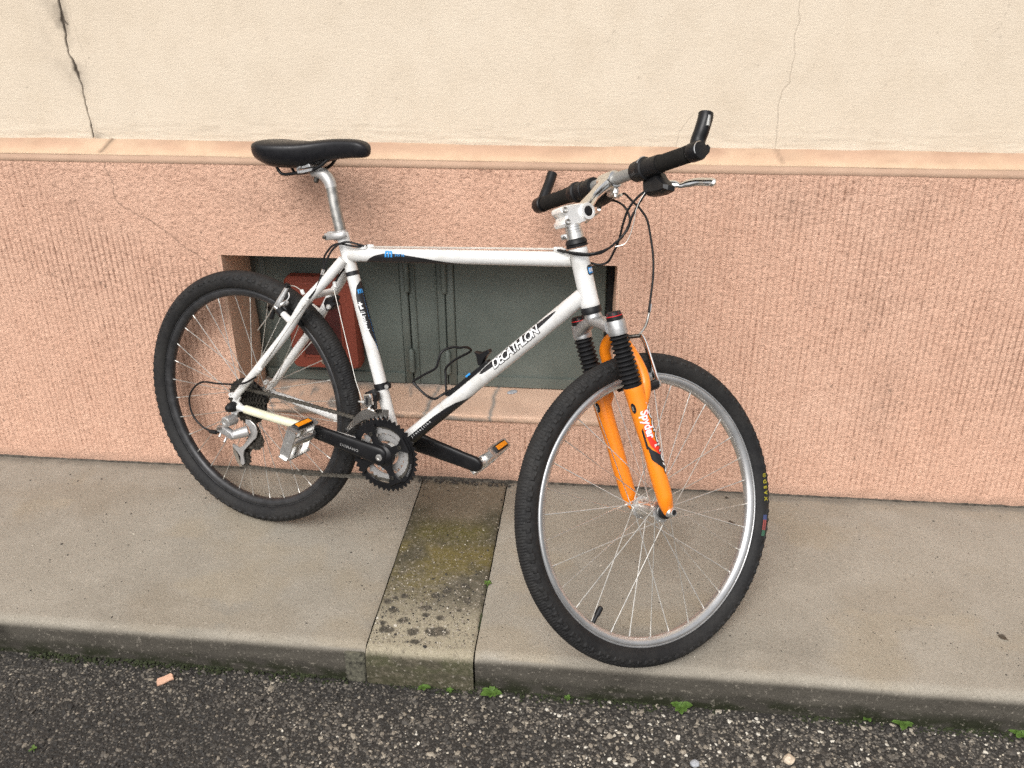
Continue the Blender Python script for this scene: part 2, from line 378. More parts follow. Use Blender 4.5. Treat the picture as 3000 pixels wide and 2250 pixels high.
# ================================================================== SETTING
# ---------------- the wall
wall = tag(empty('wall', (0, 0, 0)), 'rendered house wall, cream above a ribbed peach plinth with a cellar opening', 'wall')
OX0, OX1, OZ0, OZ1, OD = -.0788, .9303, .190, .642, .157
fx0, fx1 = -1.0, 2.2
def lines(*segs): return np.unique(np.round(np.concatenate([np.arange(a, b, s) for a, b, s in segs]), 5))
C2 = jag([(-.3521, .8976), (-.3571, .8834), (-.3487, .8793), (-.3389, .8731), (-.3368, .8481), (-.3287, .8157), (-.3309, .779), (-.3107, .7572), (-.2832, .7429), (-.2582, .7324), (-.2182, .7035), (-.1961, .6826), (-.1555, .6492), (-.1232, .6257), (-.1006, .6054), (-.085, .58)], .0055, .009, 3)
def dado_feat(x, z):
    # distance to the opening and to the plinth's edges, where the comb was not dragged
    ddx = np.maximum(np.maximum(OX0 - x, x - OX1), 0); ddz = np.maximum(np.maximum(OZ0 - z, z - OZ1), 0); do = np.hypot(ddx, ddz)
    edge = sstep(.004, .045, np.where(x > OX1, do, do * 2.2)) * sstep(.0, .05, z + .012 * (fbm(x * 9, z * 0, 4) - .5)) * sstep(.8755, .866, z)
    n1 = fbm(x * 3.2, z * 2.4, 11); n2 = fbm(x * 5.1, z * 1.6, 21)
    amp = .50 * sstep(.9, 1.1, x) + (1 - .50 * sstep(.9, 1.1, x)) * sstep(.30, .60, n1 + .30 * sstep(.8, 1.1, x) - .22 * sstep(.55, .85, z) * sstep(1.0, .3, x) + .14 * sstep(.25, .05, z) + .10 * sstep(-.1, -.5, x))
    ph = x / .0148 + .24 * (fbm(x * 4, z * 3, 31) - .5) + .10 * (fbm(x * 30, z * 14, 41) - .5); fr = ph - np.floor(ph)
    cell = np.floor(ph); depth = .55 + .6 * vnoise(cell * 7.3, z * 9, 51)
    g = np.exp(-((fr - .5) / .125) ** 2) * depth * np.clip(.28 + 1.0 * vnoise(cell * 3.7 + .4 * fr, z * 120, 55), 0, 1.2) * (.6 + .5 * vnoise(x * 11, z * 8, 57))
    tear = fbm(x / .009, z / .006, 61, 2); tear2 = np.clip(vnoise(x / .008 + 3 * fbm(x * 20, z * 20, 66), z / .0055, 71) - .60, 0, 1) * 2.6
    return edge, amp, g, tear, tear2
def dado_pts(x, z):
    edge, amp, g, tear, t2 = dado_feat(x, z)
    d = edge * ((tear - .5) * .0022 + .0006 - amp * g * .0026 - t2 * .0011 * (1.1 - .7 * amp)) + (fbm(x * 6, z * 6, 5) - .5) * .003 * sstep(0, .03, np.hypot(np.maximum(np.maximum(OX0 - x, x - OX1), 0), np.maximum(np.maximum(OZ0 - z, z - OZ1), 0)))
    cd, _ = seg_dist(x, z, C2); d = d - .0014 * np.exp(-(cd / .0015) ** 2)
    flake = sstep(.10, .0, z) * np.clip(fbm(x * 40, z * 40, 81) - .62, 0, 1) * .01 * sstep(.2, .5, x)
    y = -d + flake
    y = np.where((z > .8755), -.001, y)
    return np.stack([x, y, z], 1)
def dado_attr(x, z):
    edge, amp, g, tear, t2 = dado_feat(x, z); cd, _ = seg_dist(x, z, C2)
    patch = sstep(.50, .76, fbm(x * 2.6 + 5, z * 2.2, 91)); soot = np.zeros_like(x)
    for px, pz, sx, sz, k in ((1.62, .30, .05, .14, .5), (1.33, .80, .06, .05, .55), (1.62, .80, .05, .05, .35), (1.55, .55, .04, .07, .3), (.05, .79, .12, .05, .45), (-.45, .80, .06, .06, .25), (1.40, .59, .03, .03, .35), (1.05, .38, .04, .1, .3), (1.17, .25, .05, .05, .35)):
        soot = np.maximum(soot, k * np.exp(-((x - px) / sx) ** 2 - ((z - pz) / sz) ** 2) * (.4 + fbm(x * 60, z * 60, 95)))
    spots = np.zeros_like(x); r = np.random.RandomState(5)
    for px, pz in [(-.60, .60), (-.55, .575), (-.42, .555), (-.41, .545), (-.27, .60), (-.33, .85), (-.62, .615), (1.30, .84), (1.665, .295), (1.19, .30), (1.46, .82), (-.32, .61), (1.0, .52)] + [(r.uniform(-.9, 2.1), r.uniform(.05, .86)) for _ in range(60)]:
        spots = np.maximum(spots, np.exp(-((x - px) / .0028) ** 2 - ((z - pz) / .004) ** 2) * (.35 + .6 * r.rand()))
    base = sstep(.035, .0, z + .025 * (fbm(x * 14, z * 30, 97) - .5)) * .35
    d = edge * (amp * g * .18 * patch + t2 * .10 * patch) + soot * (.35 + .7 * g + t2) * .5 + .75 * np.exp(-(cd / .0012) ** 2) * sstep(.56, .66, z + .03 * vnoise(x * 60, z * 60, 92)) * (.55 + .6 * vnoise(x * 90, z * 90, 93)) + spots * .8 + base * (.4 + fbm(x * 50, z * 50, 98))
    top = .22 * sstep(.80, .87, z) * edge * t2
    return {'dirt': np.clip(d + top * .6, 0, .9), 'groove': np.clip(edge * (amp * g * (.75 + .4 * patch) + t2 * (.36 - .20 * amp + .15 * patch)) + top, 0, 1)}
xs = np.unique(np.concatenate([lines((-6, fx0, .25), (fx0, -.36, .0022), (-.36, .05, .0021), (.05, fx1, .0021), (fx1, 8.01, .25)), [OX0, OX1]]))
zs = np.unique(np.concatenate([lines((-.02, .875, .0028)), [OZ0, OZ1, .8755, .893]]))
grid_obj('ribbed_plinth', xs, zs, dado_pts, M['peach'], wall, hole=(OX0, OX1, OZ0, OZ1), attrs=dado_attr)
# ledge: smooth fillet under the edge, sloped top
def sweep_x(name, prof, xs, mat, parent, wob=.0012, seed=3, attrs=None):
    """profile (y, z) carried along x, a little uneven"""
    P = np.asarray(prof, float); t = np.arange(len(P))
    def fn(X, T):
        i = np.clip(T.astype(int), 0, len(P) - 1); y = P[i, 0]; z = P[i, 1]
        return np.stack([X, y + wob * 2 * (fbm(X * 7, T * .3, seed) - .5), z + wob * 2 * (fbm(X * 5 + 40, T * .3, seed + 5) - .5)], 1)
    return grid_obj(name, xs, t.astype(float), fn, mat, parent, attrs=attrs)
xl = lines((-6, fx0, .2), (fx0, fx1, .012), (fx1, 8.01, .2))
def ledge_attr(x, t):
    d = .38 * np.clip(fbm(x * 22, t * .8, 17) - .50, 0, 1) * 1.7 + .25 * sstep(4.5, 6.5, t) * fbm(x * 5, t * .2, 18); c1, _ = seg_dist(x, t, [(-.352, 2.2), (-.322, 7)]); c2, _ = seg_dist(x, t, [(1.299, 2.2), (1.279, 7)])
    return {'dirt': np.clip(d * .6 + .6 * np.exp(-(c1 / .006) ** 2) + .35 * np.exp(-(c2 / .006) ** 2), 0, .8), 'groove': np.clip(.45 * sstep(3.2, 4.6, t + .8 * (fbm(x * 12, t * .3, 19) - .5)) * sstep(.25, .6, fbm(x * 9, t * .2, 23)), 0, .8)}
sweep_x('plinth_ledge', [(-.0035, .8925), (-.0042, .8945), (-.0025, .8965), (.004, .8992), (.013, .906), (.022, .9145), (.0275, .9215), (.031, .9265), (.034, .929)], lines((-6, fx0, .2), (fx0, fx1, .006), (fx1, 8.01, .2)), M['ledge'], wall, attrs=ledge_attr)
sweep_x('ledge_fascia', [(.001, .8735), (-.0022, .8755), (-.0028, .885), (-.0036, .8928)], xl, M['peach_smooth'], wall, .0008, 9)
# upper wall
C1 = jag([(-.386, 1.33), (-.3873, 1.2391), (-.3869, 1.2052), (-.3875, 1.1739), (-.3911, 1.1517), (-.392, 1.1261), (-.3831, 1.1036), (-.3816, 1.0873), (-.378, 1.0644), (-.3739, 1.0512), (-.3745, 1.0178), (-.3753, .9907), (-.3726, .9703), (-.3726, .9462), (-.3729, .922)], .0022, .007, 4)
C1B = jag([(-.362, 1.26), (-.3638, 1.199), (-.3591, 1.1518), (-.3511, 1.1102), (-.353, 1.094)], .0015, .01, 6)
C1C = jag([(-.3735, .948), (-.352, .938), (-.3221, .9244)], .001, .006, 8)
C1D = jag([(-.3869, 1.205), (-.380, 1.192), (-.377, 1.19)], .001, .005, 9)
C3 = jag([(1.297, 1.35), (1.2945, 1.2457), (1.2928, 1.2201), (1.2987, 1.203), (1.2915, 1.1652), (1.2983, 1.1298), (1.2931, 1.0938), (1.2943, 1.0725), (1.2795, 1.054), (1.2751, 1.0135), (1.2781, .9756), (1.2788, .925)], .0016, .008, 12)
C4 = jag([(1.0888, 1.0053), (1.0677, .9749), (1.0578, .9595), (1.055, .9399), (1.0537, .925)], .0016, .008, 14)
C5 = jag([(1.73, 1.25), (1.715, 1.19), (1.70, 1.17)], .001, .01, 15)
def cracks(x, z):
    m = np.zeros_like(x); rec = np.zeros_like(x)
    for P, wd, k, dep in ((C1, None, 1., .004), (C1B, .0010, .16, .0006), (C1C, .0012, .35, .001), (C1D, .0016, .8, .002), (C3, .0009, .36, .0012), (C4, .0009, .28, .0008), (C5, .0009, .22, .0006)):
        P = np.asarray(P); sel = (x > P[:, 0].min() - .02) & (x < P[:, 0].max() + .02) & (z > P[:, 1].min() - .02); 
        if not sel.any(): continue
        d, _ = seg_dist(x[sel], z[sel], P)
        wv = wd if wd else interp(z[sel], [.92, 1.02, 1.06, 1.09, 1.12, 1.16, 1.2, 1.24], [.0017, .0012, .0014, .0036, .0014, .0020, .0030, .0026]) * (.6 + .8 * vnoise(x[sel] * 0 + 3, z[sel] * 90, 44))
        e = np.exp(-(d / wv) ** 2); m[sel] = np.maximum(m[sel], k * e); rec[sel] = np.maximum(rec[sel], dep * e)
    return m, rec
def up_pts(x, z):
    m, rec = cracks(x, z); s = sstep(1.0, .93, z)
    low = (fbm(x * 16, z * 130, 24) - .5) * .0022 * s
    return np.stack([x, .030 + rec - low + .004 * (fbm(x * 3, z * 3, 25) - .5), z], 1)
def up_attr(x, z):
    m, _ = cracks(x, z); sel = (x > -.56) & (x < -.2); st = np.zeros_like(x)
    d, sd = seg_dist(x[sel], z[sel], C1); n = fbm(x[sel] * 26, z[sel] * 15, 27); n2 = fbm(x[sel] * 110, z[sel] * 110, 28)
    up = sstep(1.0, 1.12, z[sel])
    st[sel] = np.where(sd < 0, np.exp(-d / (.008 + .020 * up)), np.exp(-d / (.005 + .012 * up))) * sstep(.30, .62, n) * (.35 + .65 * n2) * (.48 + .46 * up) + .45 * np.exp(-((x[sel] + .362) / .014) ** 2 - ((z[sel] - .932) / .007) ** 2)
    r = np.random.RandomState(8)
    for px, pz in [(1.66, 1.115), (1.72, 1.17), (1.50, 1.07), (.1, 1.16)] + [(r.uniform(-.9, 2.1), r.uniform(.94, 1.27)) for _ in range(45)]:
        st = np.maximum(st, np.exp(-((x - px) / .0025) ** 2 - ((z - pz) / .0022) ** 2) * (.15 + .3 * r.rand()))
    hor = sstep(1.0, .935, z) * np.clip(vnoise(x * 34, z * 260, 77) - .62, 0, 1) * .75
    tr = sstep(1.45, 2.0, x) * sstep(1.0, 1.25, z) * .10 * fbm(x * 6, z * 6, 78)
    return {'dirt': np.clip(m * .95 + st + hor * .5 + tr, 0, .95)}
grid_obj('upper_render', lines((-6, fx0, .25), (fx0, -.46, .004), (-.46, -.31, .0012), (-.31, 1.04, .004), (1.04, 1.10, .0015), (1.10, 1.265, .004), (1.265, 1.305, .0012), (1.305, fx1, .004), (fx1, 8.01, .25)),
         lines((.920, 1.30, .003), (1.30, 5.51, .3)), up_pts, M['cream'], wall, attrs=up_attr)
# reveals of the opening
def reveal(name, A, Bv, n, rev=False):
    b = MB(); 
    prof = np.array([(t, 0) for t in np.linspace(0, 1, 8)])
    return b
rv = MB()
for xx, sg in ((OX0, 1), (OX1, -1)):
    ys = [-.0015, .0, .004, .012, .03, .08, .165]; off = [-.007 * sg, -.004 * sg, -.001 * sg, 0, .001 * sg, .003 * sg, .005 * sg]
    V = []; F = []; zz = np.linspace(OZ0 - .002, OZ1 + .002, 12)
    for k, (yy, of) in enumerate(zip(ys, off)):
        for z in zz: V.append((xx + of + .0015 * math.sin(z * 37 + k), yy + (.0 if k else .0005), z))
    n = len(zz)
    for k in range(len(ys) - 1):
        for j in range(n - 1): F.append((k * n + j, k * n + j + 1, (k + 1) * n + j + 1, (k + 1) * n + j))
    bb = MB(); bb.add(V, F); bb.build('jamb_render', M['peach_smooth'], wall)
lt = MB(); lt.box(((OX0 + OX1) / 2, .083, OZ1 + .012), (OX1 - OX0 + .02, .165, .022)); lt.build('lintel_soffit', M['peach_smooth'], wall)
# sill stones with cement seams
def sill_attr(x, t):
    s1, _ = seg_dist(x, t / 60., jag([(.6155, 0), (.603, .045), (.611, .075), (.607, .20)], .004, .02, 31)); s2, _ = seg_dist(x, t / 60., jag([(.452, 0), (.438, .05), (.431, .09), (.430, .2)], .004, .02, 33)); s3, _ = seg_dist(x, t / 60., jag([(.33, 0), (.36, .03), (.37, .05)], .006, .02, 35))
    e = sstep(9.6, 11.5, t + 3 * (fbm(x * 30, t * .3, 37) - .5)) * sstep(.45, .62, fbm(x * 16, t * .05, 39)) * sstep(.75, .5, x)
    bk = sstep(2.2, .4, t + 3.5 * (fbm(x * 20, t * .2, 41) - .5)) * sstep(.62, .35, x)
    c = np.maximum(np.maximum(np.exp(-(s1 / .005) ** 2), np.exp(-(s2 / .006) ** 2)), .8 * np.exp(-(s3 / .004) ** 2))
    pe = sstep(.60, .66, fbm(x * 24 + 7, t * .35, 43)) * sstep(.55, .2, x) * .9
    return {'cement': np.clip(np.maximum(np.maximum(c, e * .9), np.maximum(bk, pe)), 0, 1), 'dirt': np.clip(.22 * fbm(x * 18, t * .5, 45) * sstep(.45, .6, fbm(x * 4, t * .2, 46)) + .5 * np.exp(-((x - .608) / .0015) ** 2) * 0, 0, .8)}
prof = [(.17, .2125), (.157, .212), (.13, .2112), (.10, .2105), (.075, .2098), (.05, .2092), (.025, .2088), (.008, .2085), (-.002, .208), (-.0055, .2065), (-.0065, .204), (-.006, .198), (-.005, .1915), (-.001, .1885), (.004, .187)]
sweep_x('sill', prof, lines((OX0 - .004, OX1 + .005, .004)), M['peach_smooth'], wall, .0012, 51, attrs=sill_attr)
# the cellar hatch: two steel leaves on long hinges
hatch = MB().box(((OX0 + OX1) / 2, .195, .43), (OX1 - OX0 + .05, .02, .46)).build('cellar_hatch', M['hatch'], wall); hatch['label'] = 'grey green steel cellar hatch closing the opening'
def leaf_panel(x0, x1, z0, z1, y, rail):
    b = MB(); b.box(((x0 + x1) / 2, y + .006, (z0 + z1) / 2), (x1 - x0, .012, z1 - z0), ch=.0025)
    if rail: b.box(((x0 + x1) / 2, y - .002, z0 + .017), (x1 - x0 - .002, .008, .031), ch=.002)
    return b.build('leaf_panel', M['hatch'], hatch)
leaf_panel(-.062, .3452, .2145, .634, .160, True); leaf_panel(.4938, .905, .2145, .634, .160, True)
leaf_panel(.3683, .4678, .2145, .634, .158, False)
for x0, x1 in ((.3454, .3657), (.4704, .4936)): leaf_panel(x0, x1, .2145, .634, .155, False)
for x0, x1 in ((.3835, .3875), (.4425, .4465)): MB().box(((x0 + x1) / 2, .156, .424), (x1 - x0, .008, .415), ch=.0015).build('trim_strip', M['hatch'], hatch)
for x, z0, z1 in ((.3655, .495, .60), (.3672, .252, .325), (.4682, .495, .60), (.4705, .250, .325)):
    MB().lathe((x, .151, z0), (0, 0, 1), [(0, .004), (.004, .0078), (.03, .0082), (z1 - z0 - .006, .0082), (z1 - z0, .004)], 14).build('hinge', M['hatch'], hatch)
MB().box((-.045, .164, .43), (.03, .014, .42), ch=.002).build('frame_bar', M['hatch'], hatch)
MB().box((.917, .168, .43), (.018, .012, .42), ch=.002).build('frame_bar', M['gap'], hatch)
MB().lathe((-.030, .158, .436), (0, -1, 0), [(0, .012), (.003, .012), (.004, .008), (.001, .006)], 20).build('latch_hole', M['oily'], hatch)
# red meter box on the hatch
rb = tag(empty('meter_box', (.1325, .157, .273)), 'red brown metal box with a dark window on the grey hatch, behind the rear wheel', 'meter box')
def rrect(x0, x1, z0, z1, r, n=5):
    P = []
    for cx, cz, a0 in ((x1 - r, z0 + r, -90), (x1 - r, z1 - r, 0), (x0 + r, z1 - r, 90), (x0 + r, z0 + r, 180)):
        for k in range(n + 1):
            a = R(a0 + 90 * k / n); P.append((cx + r * math.cos(a), cz + r * math.sin(a)))
    return P
b = MB(); b.prism(rrect(-.100, .100, 0, .272, .02), ax=(1, 0, 0), ay=(0, 0, 1), az=(0, -1, 0), h0=.002, h1=.048, ch=.010)
b.prism(rrect(-.094, .094, .005, .258, .016), ax=(1, 0, 0), ay=(0, 0, 1), az=(0, -1, 0), h0=.046, h1=.052, ch=.003); b.build('case', M['red_box'], rb)
MB().prism(rrect(-.056, .052, .045, .196, .004), ax=(1, 0, 0), ay=(0, 0, 1), az=(0, -1, 0), h0=.0505, h1=.0532, ch=.001).build('pane', M['dark_glass'], rb)
b = MB()
for a in ((-.062, -.056, .039, .202), (.052, .058, .039, .202)): b.box(((a[0] + a[1]) / 2, -.0535, (a[2] + a[3]) / 2), (.006, .005, a[3] - a[2]), ch=.001)
for z in (.042, .199): b.box((-.002, -.0535, z), (.108, .005, .006), ch=.001)
b.build('pane_frame', M['red_box'], rb)
MB().lathe((-.004, -.050, .026), (0, -1, 0), [(0, .0085), (.006, .0085), (.008, .005), (.009, .001)], 18).build('lock', M['stain_post'], rb)

# ---------------- pavement: two concrete slabs and a mossy drain channel between them
W0 = .675
pave = tag(empty('pavement', (0, 0, 0)), kind='structure')
rN = .022
def pave_profile(n):
    P = [(-t * (W0 - rN)) for t in np.linspace(-.03, 1, n)]
    prof = [(y, .00905 * y) for y in P]; zt = .00905 * -(W0 - rN)
    for a in np.linspace(12, 90, 7): prof.append((-(W0 - rN) - rN * math.sin(R(a)), zt - rN * (1 - math.cos(R(a)))))
    for z in np.linspace(-.033, -.13, 26): prof.append((-W0 + .004 * (z + .03) / .1, z))
    return np.array(prof)
PP = pave_profile(70); NP_ = len(PP)
def slab(x0, x1, dx, mat, tint, sink=0., seed=1, proud=0., side=True, PP=PP):
    xs = np.unique(np.concatenate([np.arange(x0, x1, dx), [x1]])) if isinstance(dx, float) else dx
    def fn(X, T):
        i = T.astype(int); y = PP[i, 0]; z = PP[i, 1] - sink
        f = (W0 + .0106 * (X - .5)) / W0; top = (z > -.03)
        dz = np.where(top, .0022 * (fbm(X * 3, y * 3, seed) - .5) * 2, 0)
        edge = .0035 * (fbm(X * 14, z * 30, seed + 3) - .5) * sstep(-W0 + .07, -W0 + .02, y)
        yy = y * f - proud * sstep(-W0 + .05, -W0, y) + edge
        s = np.minimum(np.abs(X - x0), np.abs(X - x1)); rd = .004 * sstep(.006, 0, s) if side else 0
        return np.stack([X + .0018 * (fbm(y * 25, X * 0 + seed, seed + 9) - .5) * (s < .003), yy, z + dz - rd], 1)
    return grid_obj('slab', xs, np.arange(len(PP)).astype(float), fn, mat, pave, attrs=tint)
def stain_tint(x, t, chan=False, seed=0):
    i = t.astype(int); y = PP[i, 0]; z = PP[i, 1]
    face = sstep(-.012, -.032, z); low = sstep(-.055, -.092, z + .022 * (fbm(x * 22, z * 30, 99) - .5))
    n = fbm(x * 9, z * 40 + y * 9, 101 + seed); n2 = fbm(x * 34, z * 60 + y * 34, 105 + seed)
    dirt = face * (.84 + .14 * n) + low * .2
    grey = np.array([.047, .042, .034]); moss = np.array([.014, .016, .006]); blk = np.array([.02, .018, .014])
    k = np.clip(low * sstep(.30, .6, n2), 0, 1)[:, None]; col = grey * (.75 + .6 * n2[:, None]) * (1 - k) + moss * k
    # grime against the wall and around the joints
    wallg = sstep(-.045, -.0, y + .03 * (n2 - .5)) * .65 * (1 - face)
    dirt = np.maximum(dirt, wallg); col = np.where((wallg > .02)[:, None], np.array([.09, .08, .065]), col)
    # damp stain at the kerb top edge
    damp = .16 * sstep(.56, .66, fbm(x * 4.5, y * 3, 111)) * sstep(-.50, -.62, y) * (1 - face); dirt = np.maximum(dirt, damp)
    blo = .20 * sstep(.50, .68, fbm(x * 3.1 + 9, y * 5, 117 + seed)) * (1 - face); col = np.where((blo > dirt)[:, None], np.array([.21, .16, .10]), col); dirt = np.maximum(dirt, blo)
    yel = .17 * sstep(.55, .72, fbm(x * 5.3 + 3, y * 6 + 2, 131 + seed)) * (1 - face); col = np.where((yel > dirt)[:, None], np.array([.30, .22, .11]), col); dirt = np.maximum(dirt, yel)
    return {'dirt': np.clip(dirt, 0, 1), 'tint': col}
JX0, JX1 = .4142, .6512
xsL = lines((-6, -1.0, .12), (-1.0, JX0 - .0045, .012)); xsL = np.append(xsL, JX0 - .0012)
xsR = np.append(JX1 + .0032, lines((JX1 + .012, 2.3, .012), (2.3, 8.01, .12)))
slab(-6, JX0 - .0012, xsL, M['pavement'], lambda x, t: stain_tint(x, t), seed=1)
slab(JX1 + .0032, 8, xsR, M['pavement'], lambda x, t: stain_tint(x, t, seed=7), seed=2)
LICH = [(.4494, -.6134, .017, .012), (.5082, -.6138, .016, .013), (.5596, -.6089, .024, .016), (.5181, -.6421, .012, .008), (.4781, -.5806, .014, .010), (.4343, -.5939, .007, .006), (.4478, -.5494, .011, .010), (.4308, -.5223, .010, .009), (.5222, -.5329, .013, .008), (.5269, -.5575, .010, .007), (.5361, -.4897, .011, .010), (.4632, -.4998, .011, .009), (.5621, -.5634, .010, .008), (.612, -.50, .009, .008), (.445, -.508, .009, .007), (.60, -.535, .007, .006), (.60, -.45, .011, .01), (.56, -.47, .01, .01)]
PC = pave_profile(230)
def chan_tint(x, t):
    i = t.astype(int); y = PC[i, 0]; z = PC[i, 1]; u = (x - JX0) / (JX1 - JX0)
    yz = y + z * 1.4; n = fbm(x * 16, yz * 16, 201); n2 = fbm(x * 60, yz * 60, 205); n3 = fbm(x * 160, yz * 160, 209)
    tan = np.array([.150, .122, .085]); dark = np.array([.050, .046, .026]); olive = np.array([.088, .078, .014]); pale = np.array([.33, .295, .215]); grey = np.array([.15, .135, .105])
    def mx(c, k, d): return c * (1 - k[:, None]) + d * k[:, None]
    c = np.tile(tan, (len(x), 1)); edge = np.abs(u - .5) * 2
    c = mx(c, np.clip(sstep(-.10, -.17, y) * sstep(.35, .95, edge + .4 * (n - .5)) * .95, 0, 1), dark)          # dark streaks down both edges
    c = mx(c, np.clip(sstep(-.17, -.235, y - .05 * (n - .5)) * .9, 0, 1), dark)
    ol = np.exp(-((y + .245 + .05 * (n - .5)) / .05) ** 2) * sstep(1.05, .5, edge); c = mx(c, np.clip(ol * (.55 + .5 * n2), 0, 1), olive)
    ol2 = sstep(.42, .60, fbm(x * 11 + 4, y * 9, 213)) * sstep(-.26, -.33, y) * sstep(-.58, -.46, y); c = mx(c, np.clip(ol2 * .88, 0, 1), np.array([.125, .10, .024]))
    c = mx(c, np.clip(sstep(-.36, -.47, y + .06 * (n - .5)) * .55 * n2 * 1.6, 0, 1), grey)
    c = mx(c, np.clip(sstep(-.48, -.61, y + .07 * (n - .5)) * .95, 0, 1), pale)
    for px, py, rx, ry in LICH:
        q = np.hypot((x - px) / rx, (y - py) / ry) * (1 + .8 * (n2 - .5)); c = mx(c, sstep(1.12, .86, q) * .96, np.array([.036, .034, .027]))
    sp = sstep(.70, .76, n3) * sstep(-.30, -.5, y) * .6; c = mx(c, sp, np.array([.05, .045, .035]))
    face = sstep(-.010, -.026, z); c = mx(c, face, np.array([.052, .048, .031])); gm = face * sstep(.46, .60, fbm(x * 18, z * 40, 217)); c = mx(c, gm * .7, np.array([.055, .060, .025]))
    c = mx(c, sstep(-.030, -.088, z + .03 * (fbm(x * 20, z * 30, 219) - .5)) * .88, np.array([.036, .036, .016]))
    c = mx(c, sstep(-.035, -.004, y + .02 * (n2 - .5)) * .7, np.array([.09, .08, .065]))
    return {'dirt': np.full(len(x), .92) - .22 * sstep(.5, .7, n3), 'tint': c}
slab(JX0, JX1, np.linspace(JX0, JX1, 80), M['channel'], chan_tint, sink=.0025, seed=3, proud=.006, PP=PC)
kb = MB(); kb.box((.389, -.6745, -.075), (.046, .012, .105), ch=.004); kb.build('kerb_stone', M['kerb_old'], pave)
bed = MB(); bed.box((1, -.30, -.20), (14, .70, .12)); bed.build('bedding', M['gap'], pave)
# dirt packed between wall and pavement, cement smear near the channel
jt = MB(); r0 = np.random.RandomState(12)
xx = np.arange(-1.0, 2.2, .006); 
for nm, zoff in (('a', 0),):
    prof = []; secs = []
    for x in xx:
        h = .0012 + .0035 * vnoise(np.array([x * 30]), np.array([.5]), 301)[0] + .0025 * vnoise(np.array([x * 110]), np.array([1.5]), 302)[0]; wdt = .0035 + .007 * vnoise(np.array([x * 24]), np.array([2.5]), 303)[0] * (1.6 if JX0 - .05 < x < JX1 + .06 else .8)
        secs.append([(x, .004, -.004), (x, .004, h), (x, -wdt * .5, h * .55), (x, -wdt, -.0015), (x, -wdt, -.004)])
    jt.loft(secs)
jt.build('joint_dirt', M['joint'], pave, smooth=80)

# ---------------- road: dark binder with exposed aggregate
def road_pts(x, y): return np.stack([x, y, -.104 - .004 * (y + .68) * 0 + .003 * (fbm(x * 4, y * 4, 401) - .5)], 1)
grid_obj('road', lines((-40, -2, 2), (-2, 4, .05), (4, 40.1, 2)), lines((-40, -2, 2), (-2, -.60, .05)), road_pts, M['road'], None, kind='structure')
def scatter_lumps(name, N, area, zc, size, mat, kind, squash=.62, seed=1, tone=None, parent=None, keep=None, bury=.35):
    """many small uneven stones in one mesh"""
    r = np.random.RandomState(seed)
    ico = bmesh.new(); bmesh.ops.create_icosphere(ico, subdivisions=1, radius=1); ico.verts.ensure_lookup_table()
    bv = np.array([v.co[:] for v in ico.verts]); bf = np.array([[v.index for v in f.verts] for f in ico.faces]); ico.free()
    x = r.uniform(area[0], area[1], N); y = r.uniform(area[2], area[3], N)
    if keep is not None: k = keep(x, y, r); x = x[k]; y = y[k]; N = len(x)
    s = size[0] * np.exp(r.randn(N) * size[1])
    A = r.uniform(0, 2 * np.pi, N); ca, sa = np.cos(A), np.sin(A)
    jit = 1 + .34 * (r.rand(N, len(bv)) - .5) * 2 * .8; P = bv[None] * jit[..., None]
    P = P * np.stack([1 + .45 * r.rand(N), .72 + .4 * r.rand(N), squash * (.7 + .6 * r.rand(N))], 1)[:, None, :]
    tx = r.randn(N) * .3
    Pz = P[..., 2] + P[..., 0] * tx[:, None]
    X = (P[..., 0] * ca[:, None] - P[..., 1] * sa[:, None]) * s[:, None] + x[:, None]; Y = (P[..., 0] * sa[:, None] + P[..., 1] * ca[:, None]) * s[:, None] + y[:, None]
    Z = Pz * s[:, None] + (zc(x, y) - s * bury * squash)[:, None]
    V = np.stack([X, Y, Z], -1).reshape(-1, 3); F = (bf[None] + (np.arange(N) * len(bv))[:, None, None]).reshape(-1, 3)
    me = bpy.data.meshes.new(name); me.vertices.add(len(V)); me.vertices.foreach_set('co', V.astype(np.float32).ravel())
    me.loops.add(len(F) * 3); me.loops.foreach_set('vertex_index', F.astype(np.int32).ravel()); me.polygons.add(len(F)); me.polygons.foreach_set('loop_start', np.arange(0, len(F) * 3, 3, dtype=np.int32))
    tn = np.repeat(tone(r, x, y) if tone else r.rand(N), len(bv)); me.attributes.new('tone', 'FLOAT', 'POINT').data.foreach_set('value', tn.astype(np.float32))
    me.materials.append(mat); me.update(calc_edges=True); me.shade_flat()
    return tag(link(bpy.data.objects.new(name, me), parent), kind=kind)
def st_tone(r, x, y):
    dk = sstep(.56, .36, fbm(x * 2.3 + 2, y * 3, 411)) * .20 + .12 * sstep(.6, -.3, x)
    return np.clip(r.beta(.95, 1.75, len(x)) - dk + .06 + .09 * sstep(.2, 1., x), 0, 1)
rz = lambda x, y: -.1035 + .003 * (fbm(x * 4, y * 4, 401) - .5)
nearkerb = lambda x, y, r: r.rand(len(x)) < np.clip(.25 + (-(y + .672 + .0106 * (x - .5))) / .045, 0, 1)
scatter_lumps('aggregate', 40000, (-.75, 2.25, -1.12, -.662), rz, (.0027, .36), M['stones'], 'stuff', .50, 3, st_tone, keep=nearkerb)
